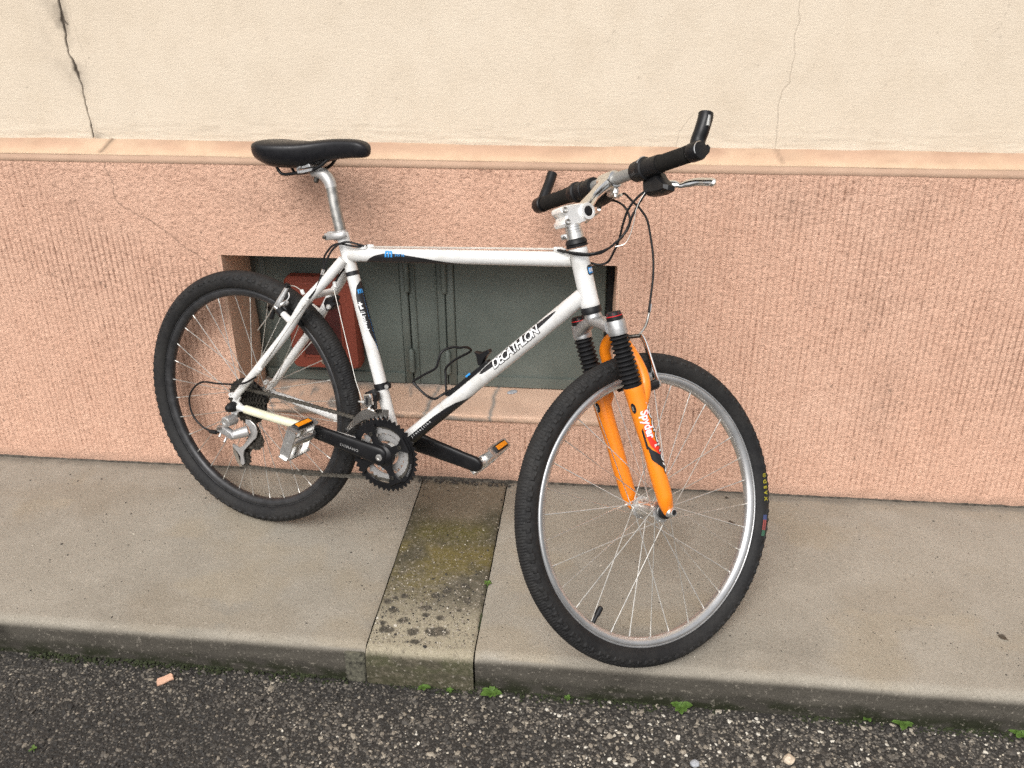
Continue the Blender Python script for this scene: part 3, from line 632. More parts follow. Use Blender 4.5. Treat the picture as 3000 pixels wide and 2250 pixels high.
# moss along the kerb foot
mk = lambda x, y, r: r.rand(len(x)) < sstep(.28, .55, fbm(x * 7, y * 0 + 3, 421)) * np.clip(1 - (-(y + .668 + .0106 * (x - .5))) / .035, 0, 1) ** 1.5
scatter_lumps('moss', 22000, (-.8, 2.25, -.72, -.655), lambda x, y: -.104 + .008 * np.clip(1 + (y + .668) / .03, 0, 1), (.0026, .3), M['moss'], 'stuff', .7, 9, None, keep=mk)
jk = lambda x, y, r: r.rand(len(x)) < sstep(.44, .62, fbm(y * 16, x * 0 + 8, 431)) * .9
scatter_lumps('moss', 500, (JX1 + .0002, JX1 + .003, -.66, -.12), lambda x, y: .00905 * y - .006, (.0022, .3), M['moss'], 'stuff', .9, 10, None, keep=jk)
# loose grit on the pavement
gk = lambda x, y, r: ~((np.abs(x - .5) < .0))
scatter_lumps('grit', 1500, (-.85, 2.1, -.64, -.02), lambda x, y: .00905 * y + .0003, (.0010, .45), M['grit'], 'stuff', .6, 21, lambda r, x, y: np.where(r.rand(len(x)) < .72, .12 * r.rand(len(x)), .8 + .2 * r.rand(len(x))))
scatter_lumps('grit', 2400, (JX0 + .004, JX1 - .004, -.66, -.02), lambda x, y: .00905 * y - .0022, (.0012, .4), M['grit'], 'stuff', .5, 22, lambda r, x, y: np.where(r.rand(len(x)) < .35, .1 * r.rand(len(x)), .75 + .25 * r.rand(len(x))), keep=lambda x, y, r: r.rand(len(x)) < .12 + .88 * sstep(-.2, -.42, y))
scatter_lumps('grit', 160, (JX0 - .03, JX1 + .02, -.03, -.004), lambda x, y: .002, (.0022, .4), M['grit'], 'stuff', .6, 23, lambda r, x, y: .45 * r.rand(len(x)))

# ---------------- weeds, chips and leaves
def weed(x, y, z, n, L, seed, label, spread=.5, tall=.4):
    r = random.Random(seed); o = tag(empty('weed', (x, y, z)), label, 'weed', 'weeds along the kerb')
    st = MB().tube([(0, 0, -.006), (0, 0, .003), (.001, 0, .007)], [.0016, .0014, .001], 6).build('stem', M['leaf'], o)
    for i in range(n):
        a = 2 * math.pi * i / n + r.uniform(-.35, .35); l = L * r.uniform(.75, 1.15); el = r.uniform(.15, .75) * tall * 1.6; wd = l * r.uniform(.26, .36)
        ts = np.linspace(0, 1, 9); d = np.array([math.cos(a), math.sin(a), 0]); s_ = np.array([-d[1], d[0], 0]); V = []; F = []
        for t in ts:
            hw = wd * (math.sin(math.pi * min(1, t ** .8)) ** .8 * .95 + .10 * (t < .3)) * (.25 if t < .22 else 1); c = d * l * t * math.cos(el * t) + np.array([0, 0, .006 + l * math.sin(el) * t * (1 - .45 * t)])
            V += [c + s_ * hw + np.array([0, 0, hw * .35]), c, c - s_ * hw + np.array([0, 0, hw * .35])]
        V = V + [v - np.array([0, 0, .0006]) for v in V]; n3 = len(ts) * 3
        for k in range(len(ts) - 1):
            for q in (0, 1):
                f = (k * 3 + q, k * 3 + q + 1, k * 3 + q + 4, k * 3 + q + 3); F += [f, tuple(j + n3 for j in f[::-1])]
            F += [(k * 3, k * 3 + 3, k * 3 + 3 + n3, k * 3 + n3), (k * 3 + 2, k * 3 + 2 + n3, k * 3 + 5 + n3, k * 3 + 5)]
        MB().add(V, F).build('leaf', M['leaf'], o, smooth=60)
    return o
weed(.5425, -.690, -.102, 6, .017, 1, 'small green weed at the kerb foot below the mossy channel')
weed(.600, -.694, -.102, 5, .009, 2, 'tiny weed just right of the small weed below the mossy channel')
weed(.6925, -.692, -.102, 7, .026, 3, 'largest leafy green weed, at the kerb foot by the right edge of the channel')
weed(.8569, -.690, -.102, 5, .010, 4, 'tiny weed at the kerb foot left of the front tyre')
weed(1.0976, -.694, -.102, 8, .027, 5, 'bushy green weed at the kerb foot right below the front wheel')
weed(1.4864, -.684, -.102, 5, .018, 6, 'sparse thin weed at the kerb foot, left of a fuller one near the right')
weed(1.5582, -.694, -.102, 6, .024, 7, 'fuller green weed at the kerb foot near the right end')
weed(1.7897, -.699, -.102, 6, .024, 8, 'green weed cut off by the right border of the picture, at the kerb foot')
weed(.6535, -.4437, -.006, 5, .012, 9, 'small weed growing in the right joint of the mossy channel')
weed(-.447, -.700, -.035, 4, .030, 10, 'round green leaf against the kerb face at the far left', tall=.9)
weed(-.2199, -.9315, -.102, 3, .010, 11, 'tiny green sprig lying on the dark road at lower left')
def lump(name, loc, sc, rot, mat, label, cat, seed, sub=2, jit=.18):
    bm = bmesh.new(); bmesh.ops.create_icosphere(bm, subdivisions=sub, radius=1); r = random.Random(seed)
    for v in bm.verts: v.co = Vector([c * s * (1 + jit * (r.random() - .5) * 2) for c, s in zip(v.co, sc)])
    me = bpy.data.meshes.new(name); bm.to_mesh(me); bm.free(); me.materials.append(mat); me.shade_smooth(); me.set_sharp_from_angle(angle=R(35))
    o = link(bpy.data.objects.new(name, me)); o.location = loc; o.rotation_euler = rot; return tag(o, label, cat)
b = MB(); b.prism([(-.018, -.009), (-.004, -.010), (.010, -.008), (.018, -.009), (.019, .004), (.016, .010), (.002, .009), (-.014, .010), (-.017, .003)], ax=(1, 0, 0), ay=(0, 1, 0), az=(0, 0, 1), h0=0, h1=.006, ch=.0015)
o = b.build('plaster_chip', M['chip']); o.location = (-.036, -.722, -.1005); o.rotation_euler = (.05, -.1, .6); tag(o, 'peach plaster chip lying on the dark road at the left', 'chip')
lump('stone_chip', (1.3054, -.808, -.098), (.013, .011, .008), (.3, .2, .4), M['shell'], 'pale brown striped stone chip on the road below the front wheel', 'stone', 3)
lump('pebble', (1.1183, -.8363, -.0985), (.010, .009, .006), (.1, 0, .3), M['pebble'], 'bluish white pebble on the road near the bottom border', 'pebble', 4, jit=.06)
lump('pebble', (.6541, .1309, .2125), (.0165, .010, .005), (0, .05, .7), M['pebble'], 'flat grey pebble lying on the sill of the cellar opening', 'pebble', 6, jit=.1)
def dead_leaf(name, loc, L, rz_, label, seed):
    b = MB(); r = random.Random(seed); ts = np.linspace(0, 1, 7); V = []; F = []
    for t in ts:
        hw = L * .28 * math.sin(math.pi * t ** .9) + .0004; V += [(L * (t - .5), hw, .002 + .003 * math.sin(5 * t)), (L * (t - .5), 0, .001), (L * (t - .5), -hw, .0025)]
    V += [(x, y, z - .0006) for x, y, z in V]; n3 = 21
    for k in range(6):
        for q in (0, 1): f = (k * 3 + q, k * 3 + q + 1, k * 3 + q + 4, k * 3 + q + 3); F += [f, tuple(j + n3 for j in f[::-1])]
        F += [(k * 3, k * 3 + 3, k * 3 + 3 + n3, k * 3 + n3), (k * 3 + 2, k * 3 + 2 + n3, k * 3 + 5 + n3, k * 3 + 5)]
    o = b.add(V, F).build(name, M['dark_leaf'], smooth=60); o.location = loc; o.rotation_euler = (0, 0, rz_); return tag(o, label, 'leaf')
dead_leaf('dead_leaf', (1.7973, -.516, -.0042), .022, -.7, 'dark dead leaf on the pavement at the far right', 1)
dead_leaf('dead_leaf', (1.2531, -.1437, -.0008), .020, .1, 'long brown leaf bit on the pavement right of the front hub', 2)
dead_leaf('dead_leaf', (1.2529, -.0301, .0002), .012, .2, 'short brown leaf bit on the pavement close to the wall behind the front wheel', 3)

# ================================================================== BICYCLE (own frame: x forward, y to its left = wall side, z up; origin at the rear axle)
bf = (.9356623, -.3524941, -.0168515); bl = (.3442646, .9222311, -.1759876); bu = (.0775755, .1588636, .9842481)
BM = Matrix(((bf[0], bl[0], bu[0], .0242528), (bf[1], bl[1], bu[1], -.1753276), (bf[2], bl[2], bu[2], .3216685), (0, 0, 0, 1)))
contact = Vector((0, 0, -.331))
bike = tag(empty('bicycle', M=BM @ Matrix.Translation(contact)), 'white mountain bicycle with an orange suspension fork leaning on the peach wall', 'bicycle')
BI = Matrix.Translation(-contact)
def part(name, mat=None, mb=None, parent=None, label=None, M=None, smooth=40):
    """a part of the bicycle in bike coordinates (parent None), or a sub-part in its part's coordinates"""
    if mb is None: mb = MB(); 
    top = parent is None
    o = mb.build(name, mat, bike if top else parent, (BI @ (M or Matrix())) if top else M, smooth)
    if label: o['label'] = label
    return o
HA = 1.17398; KA = Vector((-math.cos(HA), 0, math.sin(HA))); HP = Vector((.87365, 0, .40636))
def steer_M(d): return Matrix.Translation(HP) @ Matrix.Rotation(d, 4, KA) @ Matrix.Translation(-HP)
SM = steer_M(1.01275); SB = steer_M(1.01275 + .04583)
BB = np.array([.4358, 0, -.0193]); SC = np.array([.2785, 0, .4123]); HB = np.array(HP); HT = HB + np.array(KA) * .1165
DTE = np.array([.8610, 0, .4270]); TTA = np.array([.2865, 0, .4159]); TTB = np.array([.8260, 0, .4918])

# ---- frame
fr = MB(); fr.lathe(BB + (0, -.034, 0), (0, 1, 0), [(0, .0185), (.0, .0195), (.068, .0195), (.068, .0185)], 28)
frame = part('frame', M['white'], fr, label='white painted frame with black and blue decals')
def sub(name, mat, mb, label=None, smooth=40): return part(name, mat, mb, frame, label, smooth=smooth)
ax = nrm(np.array([-.369, 0, 1.])); HT = HB + ax * .1155; sub('head_tube', M['white'], MB().lathe(HB - ax * .004, ax, [(0, .0190), (.001, .0196), (.010, .0196), (.012, .0190), (.108, .0190), (.110, .0196), (.1195, .0196), (.1205, .0190)], 32))
sub('top_tube', M['white'], MB().tube([TTA, TTB], .0155, 28)); sub('down_tube', M['white'], MB().tube([BB, DTE], .0171, 28)); sub('seat_tube', M['white'], MB().tube([BB, SC + (SC - BB) * .112], .0146, 28))
st_r = [(.2776, -.016, .4050), (.2393, -.036, .3485), (.2080, -.0485, .3085), (.1933, -.0515, .2880), (.1669, -.0545, .2420), (.1419, -.057, .2035), (.0787, -.062, .1217), (.0100, -.066, .0340), (.004, -.066, .026)]
st_l = [(.2776, .016, .4050), (.2393, .036, .3485), (.2080, .0485, .3085), (.1933, .0515, .2880), (.1669, .0545, .2420), (.1419, .057, .2035), (.0787, .062, .1217), (.0170, .066, .0340), (.011, .066, .026)]
for P in (st_r, st_l):
    Q = bez(P, 5); t = np.linspace(0, 1, len(Q)); sub('seat_stay', M['white'], MB().tube(Q, interp(t, [0, .3, .75, 1], [.0115, .0112, .0100, .0080]), 16))
for s in (-1, 1):
    P = [(.0100, .066 * s, .0005), (.05, .064 * s, -.001), (.12, .0595 * s, -.0045), (.20, .052 * s, -.0085), (.28, .0435 * s, -.012), (.36, .037 * s, -.0155), (.425, .026 * s, -.019)]
    Q = bez(P, 5); t = np.linspace(0, 1, len(Q)); sub('chain_stay', M['white'], MB().tube(Q, interp(t, [0, .3, 1], [.0075, .0100, .0112]), 16))
    d = MB(); d.prism([(-.014, -.006), (-.010, .006), (-.004, .020), (.004, .034), (.014, .038), (.018, .026), (.012, .014), (.022, .008), (.032, .004), (.030, -.008), (.012, -.012), (.002, -.018 if s > 0 else -.030), (-.008, -.018 if s > 0 else -.032)], az=(0, 1, 0), h0=.063 * s - .003, h1=.063 * s + .003, ch=.0012)
    sub('dropout', M['white'], d)
    e = MB(); e.ring((-.010, .064 * s, .027), (0, 1, 0), .0026, .0062, -.004, .004, seg=20); sub('eyelet', M['white'], e)
    # brake boss and bridge bits
    q = np.array(st_r[4] if s < 0 else st_l[4]); e = MB().tube([q + (-.004, 0, .004), q + (-.030, -.002 * s, .018)], [.0088, .0075], 16); sub('brake_boss', M['white'], e)
sub('stay_bridge', M['white'], MB().tube([(.212, -.048, .3125), (.212, .048, .3125)], .0075, 14))
for q, d in (((.191, -.050, .321), (-.55, 0, .85)), ((.248, .040, .352), (-.55, 0, .85)), ((.2125, -.058, .306), (.25, -.3, .9))):
    e = MB().lathe(q, d, [(-.007, .0032), (-.005, .0044), (.0045, .0044), (.005, .0022), (.002, .0020)], 16); sub('cable_stop', M['white'], e)
e = MB().lathe((.2590, -.020, .345), (-.30, 0, .95), [(-.007, .003), (-.006, .0044), (.006, .0044), (.007, .003)], 14); sub('cable_stop', M['white'], e)
for q in ((.322, -.008, .439), (.334, .004, .4415), (.800, -.006, .5065), (.790, .006, .506)):
    d = nrm(TTB - TTA); e = MB().box(np.array(q), (.022, .008, .009), ax=d, ay=(0, 1, 0), az=nrm(np.cross(d, (0, 1, 0))) * -1, ch=.002); sub('cable_stop', M['white'], e)
for u, y in ((0.085, -.0675), (.0767, -.069)): pass
e = MB().lathe((.083, -.0705, .1135), (.62, -.2, .78), [(-.009, .004), (-.007, .006), (.007, .006), (.009, .004)], 14); sub('cable_stop', M['white'], e)
e = MB(); a_ = nrm(BB - SC); e.lathe(SC + a_ * .036, a_, [(0, .0148), (.0005, .0156), (.0095, .0156), (.010, .0148)], 30); sub('seat_tube_band', M['black_decal'], e)
# protective film on the drive side chain stay
pf = MB(); Q = bez([(.035, -.0648, .0), (.05, -.064, -.001), (.12, -.0595, -.0045), (.19, -.053, -.008)], 6); pf.tube(Q, .0107, 16, cap=False); sub('stay_protector', M['protector'], pf)

# decals and lettering wrapped on the tubes
def tube_frame(A, B_):
    a = nrm(np.asarray(B_) - np.asarray(A)); e1 = np.array([0, -1., 0]); e1 = nrm(e1 - a * (e1 @ a)); e2 = np.cross(e1, a); return np.asarray(A, float), a, e1, e2
def wrap_pt(F, r, u, ang, dr):
    A, a, e1, e2 = F; u = np.asarray(u)[..., None]; ang = np.asarray(ang)[..., None]; return A + a * u + (r + dr) * (np.cos(ang) * e1 + np.sin(ang) * e2)
def band(name, mat, F, r, us, lo, hi, dr=.0004, parent=None, n=14):
    us = np.asarray(us); V = []; Fc = []
    lo = np.radians(lo); hi = np.radians(hi)
    for t in np.linspace(0, 1, n): V.append(wrap_pt(F, r, us, lo + (hi - lo) * t, dr))
    m = len(us)
    for i in range(n - 1):
        for k in range(m - 1): Fc.append((i * m + k, i * m + k + 1, (i + 1) * m + k + 1, (i + 1) * m + k))
    b = MB().add(np.concatenate(V), Fc); return part(name, mat, b, parent or frame, smooth=80)
def glyphs(text, size, shear=0., offset=0., spacing=1.0, step=.0025):
    """outline of a word as a flat, finely sliced mesh: vertices (x right, y up), faces; left aligned"""
    cu = bpy.data.curves.new('lettering', 'FONT'); cu.body = text; cu.size = size; cu.shear = shear; cu.offset = offset; cu.space_character = spacing; cu.resolution_u = 3
    ob = bpy.data.objects.new('lettering', cu); COL.objects.link(ob); dg = bpy.context.evaluated_depsgraph_get(); dg.update()
    me = bpy.data.meshes.new_from_object(ob.evaluated_get(dg)); bm = bmesh.new(); bm.from_mesh(me)
    if len(bm.verts):
        ys = [v.co.y for v in bm.verts]; y = min(ys) + step
        while y < max(ys):
            bmesh.ops.bisect_plane(bm, geom=bm.verts[:] + bm.edges[:] + bm.faces[:], plane_co=(0, y, 0), plane_no=(0, 1, 0)); y += step
    V = np.array([v.co[:2] for v in bm.verts]).reshape(-1, 2); bm.verts.index_update(); F = [tuple(v.index for v in f.verts) for f in bm.faces]
    bm.free(); bpy.data.objects.remove(ob); bpy.data.curves.remove(cu); bpy.data.meshes.remove(me); return V, F
def wrap_text(text, mat, F, r, u0, ang, size, dr=.0007, parent=None, flip=1, **kw):
    V, Fc = glyphs(text, size, **kw)
    if not len(V): return
    mid = size * .36; P = wrap_pt(F, r, u0 + V[:, 0], R(ang) + (V[:, 1] - mid) / r, dr)
    return part('lettering', mat, MB().add(P, Fc), parent or frame, smooth=0)
TTF = tube_frame(TTA, TTB); DTF = tube_frame(BB, DTE); STF = tube_frame(SC, BB); HTF = tube_frame(HT, HB)
us = np.linspace(.045, .315, 40)
band('decal', M['black_decal'], TTF, .0155, us, np.full(40, -88.), interp(us, [.045, .055, .075, .10, .14, .20, .26, .315], [-75, -30, 5, 22, 20, -8, -42, -80]))
wrap_text('m', M['blue_decal'], TTF, .0155, .102, 33, .027, offset=.0009); wrap_text('serie', M['blue_decal'], TTF, .0155, .1285, 18, .0120, spacing=1.1)
us = np.linspace(.31, .548, 40); c = (us - .31) / .238; hw = np.maximum(0, np.sin(np.pi * np.clip(c, 0, 1) ** .75)) ** .5
band('decal', M['black_decal'], DTF, .0171, us, 32 - 26 * hw, 32 + 27 * hw)
wrap_text('DECATHLON', M['black_decal'], DTF, .0171, .3500, 22, .0268, dr=.0007, shear=.18, offset=.0022, spacing=.80)
wrap_text('DECATHLON', M['white_decal'], DTF, .0171, .3500, 22, .0268, dr=.0011, shear=.18, offset=.0006, spacing=.80)
us = np.linspace(.022, .262, 40); band('decal', M['black_decal'], DTF, .0171, us, np.full(40, -150.), interp(us, [0, .15, .19, .22, .25, .262], [4, 2, -8, -25, -70, -95]), n=18)
wrap_text('mx protection', M['white_decal'], DTF, .0171, .040, -10, .0090, spacing=1.75)
us = np.linspace(.062, .235, 40); band('decal', M['black_decal'], STF, .0146, us, interp(us, [.062, .072, .09, .12, .15, .19, .235], [85, 40, 18, 12, 28, 62, 118]), np.full(40, 130.))
def upright(text, mat, u0, ang0, size, dr=.0008, **kw):
    V, Fc = glyphs(text, size, **kw); P = wrap_pt(STF, .0146, u0 - V[:, 1], R(ang0) + V[:, 0] / .0146, dr); part('lettering', mat, MB().add(P, Fc), frame, smooth=0)
upright('m', M['blue_decal'], .088, 40, .018, offset=.0008)
tb = MB()
for x0, x1, y0, y1 in ((.0025, .0062, 0, .0165), (0, .0095, .0092, .0122), (.0025, .0095, -.0006, .0030)):
    gx, gy = np.meshgrid(np.linspace(x0, x1, 4), np.linspace(y0, y1, 4), indexing='ij'); P = wrap_pt(STF, .0146, .124 - gy.ravel(), R(16) + gx.ravel() / .0146, .0008 + .0001 * len(tb.v)); tb.add(P, [(i * 4 + j, i * 4 + j + 1, i * 4 + j + 5, i * 4 + j + 4) for i in range(3) for j in range(3)])
part('lettering', M['white_decal'], tb, frame, smooth=0)
wrap_text('|', M['white_decal'], STF, .0146, .1285, 40, .0125); wrap_text('Limited', M['white_decal'], STF, .0146, .1325, 40, .0140, offset=.0003)
for i in range(44): pass
dots = MB(); 
for u in np.arange(.09, .225, .0035): 
    p = wrap_pt(STF, .0146, u, R(88 + 10 * (u > .15)), .0004); dots.box(p, (.0011, .0011, .0006), ax=STF[1], ay=np.cross(STF[1], nrm(p - (SC + STF[1] * u))), az=nrm(p - (SC + STF[1] * u)))
part('dotted_line', M['blue_decal'], dots, frame)
us = np.linspace(.036, .056, 8); band('decal', M['black_decal'], HTF, .0190, us, interp(us, [.036, .040, .052, .056], [62, 52, 52, 60]), np.full(8, 150.), dr=.0006)
us = np.linspace(.041, .053, 6); band('decal', M['blue_decal'], HTF, .0190, us, np.full(6, 58.), np.full(6, 140.), dr=.0009)
V, Fc = glyphs('DECATHLON', .0085, offset=.0003, step=.004)
P = wrap_pt(HTF, .0190, .0495 - V[:, 1], R(62) + V[:, 0] / .0190, .0012); part('lettering', M['white_decal'], MB().add(P, Fc), frame, smooth=0)

# ---- headset, spacers, stem
def axp(z): return HB + ax * ((z - HB[2]) / ax[2])
hs_ = part('headset', M['black'], MB().lathe(HB - ax * .018, ax, [(0, .0175), (.001, .0208), (.0065, .0214), (.0085, .0208), (.0125, .0208), (.0145, .0198), (.0148, .018)], 32))
part('headset_cup', M['black'], MB().lathe(HT + ax * .003, ax, [(0, .0195), (.0008, .0222), (.004, .0226), (.006, .0205), (.0075, .0225), (.012, .0218), (.0165, .0190), (.0168, .015)], 32), hs_)
sp0 = HT + ax * .020
spc = part('steerer_spacers', M['alu'], MB().lathe(sp0, ax, [(-.004, .0140), (.030, .0140)], 28))
for k in range(3): part('spacer', M['alu'], MB().lathe(sp0 + ax * (.0132 + .0052 * k), ax, [(0, .0165), (.0004, .0170), (.0045, .0170), (.0049, .0165)], 30), spc)
b = MB().lathe(sp0, ax, [(0, .0172), (.0005, .0182), (.0125, .0182), (.013, .0172)], 30); b.box(sp0 + ax * .006 + np.array([-.018, -.008, -.004]), (.014, .014, .011), ax=nrm(np.cross((0, 1, 0), ax)), ay=(0, 1, 0), az=ax, ch=.002)
lock = part('locking_collar', M['alu'], b, spc)
part('bolt', M['oily'], MB().lathe(sp0 + ax * .006 + np.array([-.016, -.0145, -.004]), (0, -1, 0), [(0, .003), (.0015, .003), (.0015, .0016), (0, .0015)], 12), spc)
# stem block clamps the steerer; it is turned with the bars
fx_ = nrm(np.cross((0, 1, 0), ax)); 
if fx_[0] < 0: fx_ = -fx_
s0 = sp0 + ax * .0285
def stp(a, h, l=0.): return s0 + fx_ * a + ax * h + np.array([0, l, 0])
poly = [(.7787, .5859), (.7858, .5898), (.8049, .5967), (.8264, .6036), (.8440, .6045), (.8540, .5970), (.8550, .5850), (.8490, .5750), (.8400, .5700), (.8228, .5597), (.8051, .5532), (.7904, .5486), (.7850, .5519), (.7845, .5580), (.7885, .5637), (.7882, .5686), (.7834, .5720), (.7780, .5753), (.7768, .5812)][::-1]
stem = part('stem', M['polished'], MB().prism(poly, (0, 0, 0), (1, 0, 0), (0, 0, 1), (0, 1, 0), -.019, .019, .0025), M=SB)
for q in ((.7836, -.0188, .5803), (.7925, -.0188, .5579)):
    part('bolt', M['stain_post'], MB().lathe(q, (0, -1, 0), [(0, .0062), (.003, .0062), (.0036, .0052), (.0026, .0034), (0, .003)], 18), stem)
part('steerer_cap', M['oily'], MB().lathe((.8060, 0, .5935), (-.36, 0, 1), [(0, .014), (.003, .0150), (.005, .013), (.006, .004)], 24), stem)
pv = np.array([.8380, 0, .5882]); barc = np.array([.9043, 0, .6681])
for s in (-1, 1):
    part('pivot_ring', M['polished'], MB().lathe(pv + (0, .0185 * s, 0), (0, s, 0), [(-.004, .0165), (.004, .0174), (.0060, .0165), (.0065, .0112), (.0058, .0102)], 32), stem)
    part('pivot_cap', M['black'], MB().lathe(pv + (0, .0185 * s, 0), (0, s, 0), [(0, .0103), (.0060, .0103), (.0066, .0085)], 28), stem)
secs = []
for t in np.linspace(0, 1, 12):
    c = pv + (barc - pv) * t + np.array([-.004, 0, .003]) * math.sin(math.pi * t); d = nrm(barc - pv); n_ = nrm(np.cross(d, (0, 1, 0)))
    wl_ = interp(t, [0, .15, .45, .8, 1], [.0175, .0165, .0120, .0160, .0190]); hh = interp(t, [0, .2, .5, .85, 1], [.0150, .0125, .0098, .0130, .0145]); a = np.arange(20) / 20 * 2 * np.pi
    secs.append(c + np.sign(np.cos(a))[:, None] * (np.abs(np.cos(a)) ** .65)[:, None] * wl_ * np.array([0, 1, 0]) + np.sign(np.sin(a))[:, None] * (np.abs(np.sin(a)) ** .65)[:, None] * hh * n_)
part('extension_arm', M['chrome'], MB().loft(secs), stem)
part('bar_clamp', M['chrome'], MB().lathe(barc + (0, -.022, 0), (0, 1, 0), [(0, .0150), (.001, .0178), (.004, .0186), (.040, .0186), (.043, .0178), (.044, .0150)], 32), stem)
b = MB(); b.box(barc + np.array([.010, 0, -.021]), (.012, .030, .016), ch=.003); b.lathe(barc + np.array([.010, -.010, -.034]), (0, 0, 1), [(0, .003), (.001, .0042), (.006, .0042)], 12); part('clamp_bolt', M['alu'], b, stem)

# ---- handlebar with grips, shifters, levers and bar ends (turned)
BW = .2634
hbp = [barc + np.array([0, l, 0]) for l in (-BW, -.10, -.03, .03, .10, BW)]
bar = part('handlebar', M['bar'], MB().tube(hbp, [.0111, .0111, .0126, .0126, .0111, .0111], 24), M=SB)
def barp(l, x=0., z=0.): return barc + np.array([x, l, z])
for s in (-1, 1):
    part('grip', M['grip'], MB().lathe(barp(.128 * s), (0, s, 0), [(0, .0150), (.002, .0185), (.012, .0178), (.03, .0165), (.098, .0163), (.104, .0168), (.108, .0150)], 28), bar)
    g0 = .083 if s < 0 else .054
    part('twist_shifter', M['black'], MB().lathe(barp(g0 * s), (0, s, 0), [(0, .0150), (.001, .0200), (.006, .0208), (.022, .0215), (.024, .0232), (.034, .0232), (.036, .0200), (.046, .0190), (.075, .0182)] if s < 0 else [(0, .0150), (.001, .0175), (.030, .0175), (.031, .0190), (.052, .0192), (.054, .0225), (.062, .0225), (.075, .0185), (.085, .0178)], 32), bar)
    # bar end: clamp ring and horn
    part('bar_end', M['satin_black'], (lambda b: (b.lathe(barp((BW - .022) * s), (0, s, 0), [(0, .0160), (.002, .0180), (.022, .0180), (.026, .0160), (.027, .006)], 28), b.tube(bez([barp((BW - .012) * s, .004, .008), barp((BW - .011) * s, .006, .024), barp((BW - .005) * s, .0075, .040), barp((BW) * s, .0100, .061), barp((BW) * s, .0112, .0715)] if s < 0 else [barp((BW - .012) * s, .002, .008), barp((BW - .011) * s, .010, .030), barp((BW - .009) * s, .020, .055), barp((BW - .008) * s, .0275, .080)], 5), .0140 if s < 0 else .0120, 20), b)[-1])(MB()), bar)
    lx = .140 if s < 0 else .062
    # lever perch under the bar, and lever reaching outwards
    b = MB(); c0 = lx - .052 if s < 0 else lx - .012; b.lathe(barp(c0 * s), (0, s, 0), [(0, .0155), (.001, .0200), (.016, .0200), (.017, .0155)], 24)
    PO = [(-.096, .653), (-.110, .660), (-.142, .658), (-.150, .646), (-.171, .626), (-.170, .617), (-.150, .614), (-.112, .617), (-.098, .630)] if s < 0 else [(.080, .656), (.040, .656), (.016, .651), (.012, .643), (.030, .635), (.060, .630), (.078, .634)]
    b.prism(PO, (0, 0, 0), (0, 1, 0), (0, 0, 1), (1, 0, 0), .908, .938, .007)
    part('lever_perch', M['black'], b, bar)
    dl_ = 0 if s < 0 else -.078; ly = lambda q: (q + dl_) * s
    P = [(.934, ly(.148), .6350), (.944, ly(.158), .6360), (.950, ly(.167), .6330), (.955, ly(.180), .6350), (.961, ly(.200), .6355), (.964, ly(.222), .6310), (.966, ly(.234), .6285), (.967, ly(.241), .6235)]
    Q = bez(P, 6); t = np.linspace(0, 1, len(Q)); part('brake_lever', M['chrome'], MB().tube(Q, interp(t, [0, .12, .22, .34, .45, .82, .93, 1], [.0095, .0085, .0050, .0060, .0080, .0085, .0085, .0045]), 16, ell=(1.0, .55), ref=(0, 0, 1)), bar)
    part('barrel_adjuster', M['alu'], MB().lathe((.930, -.100, .634) if s < 0 else (.930, .016, .6445), (.2, -s, -.22) if s < 0 else (.15, -s, 0), [(-.004, .004), (.002, .0055), (.012, .0055), (.014, .0038), (.022, .0032)], 14), bar)
part('sticker', M['bar'], MB().tube([barp(-BW - .0112, .0065, .044), barp(-BW - .0112, .0085, .064)], .0042, 12, ell=(.9, .9)), bar)
part('silver_arc', M['chrome'], MB().tube([barp(-BW - .0030, .0158 * math.cos(a), .0158 * math.sin(a)) for a in np.linspace(R(95), R(215), 14)], .0011, 8), bar)
part('clamp_lug', M['satin_black'], MB().prism([(.010, .006), (.020, .016), (.026, .012), (.025, .002), (.012, -.012)], barp(-BW + .004), (1, 0, 0), (0, 0, 1), (0, -1, 0), -.014, .006, .002), bar)
part('grip_print', M['bar'], MB().tube([barp(-.1145, .0236 * math.cos(a), .0236 * math.sin(a)) for a in np.linspace(R(100), R(165), 12)], .0013, 6), bar)

# ---- fork (turned)
FA = np.array([1.0634, 0, 0]); Lx = .062
lk = [(.8993, .3600), (.9050, .3440), (.9495, .2440), (.9660, .2060), (.9790, .1770), (1.0030, .1280), (1.0205, .0860), (1.0385, .0470), (1.0610, .0040)]
crown = MB()
for s in (-1, 1):
    crown.lathe((.8935, Lx * s, .3735), nrm((.0055 * 2, 0, -.0295)), [(0, .0150), (.001, .0190), (.004, .0198), (.026, .0198), (.030, .0190), (.031, .0150)], 30)
secs = []
for t in np.linspace(-1, 1, 15):
    l = Lx * .86 * t; q = abs(t); a = np.arange(20) / 20 * 2 * np.pi
    cx = .8840 + .0060 * q ** 1.5 + .002; cz = .3750 - .016 * q ** 1.6; hx = .0165 - .001 * q; hz = .0125 + .0015 * q - .002 * (1 - q)
    ca, sa = np.cos(a), np.sin(a); ex = np.sign(ca) * np.abs(ca) ** .7 * hx; ez = np.sign(sa) * np.abs(sa) ** .7 * hz
    secs.append(np.stack([cx + ex * .95 - ez * .38, np.full(20, l), cz + ez * .92 + ex * .35], 1))
crown.loft(secs)
crown.lathe(HB - np.array(KA) * .036, np.array(KA), [(0, .0165), (.004, .0180), (.012, .0180), (.019, .0165)], 28)
fork = part('fork', M['cast'], crown, M=SM, label='suspension fork with cast crown, black bellows and orange lower legs')
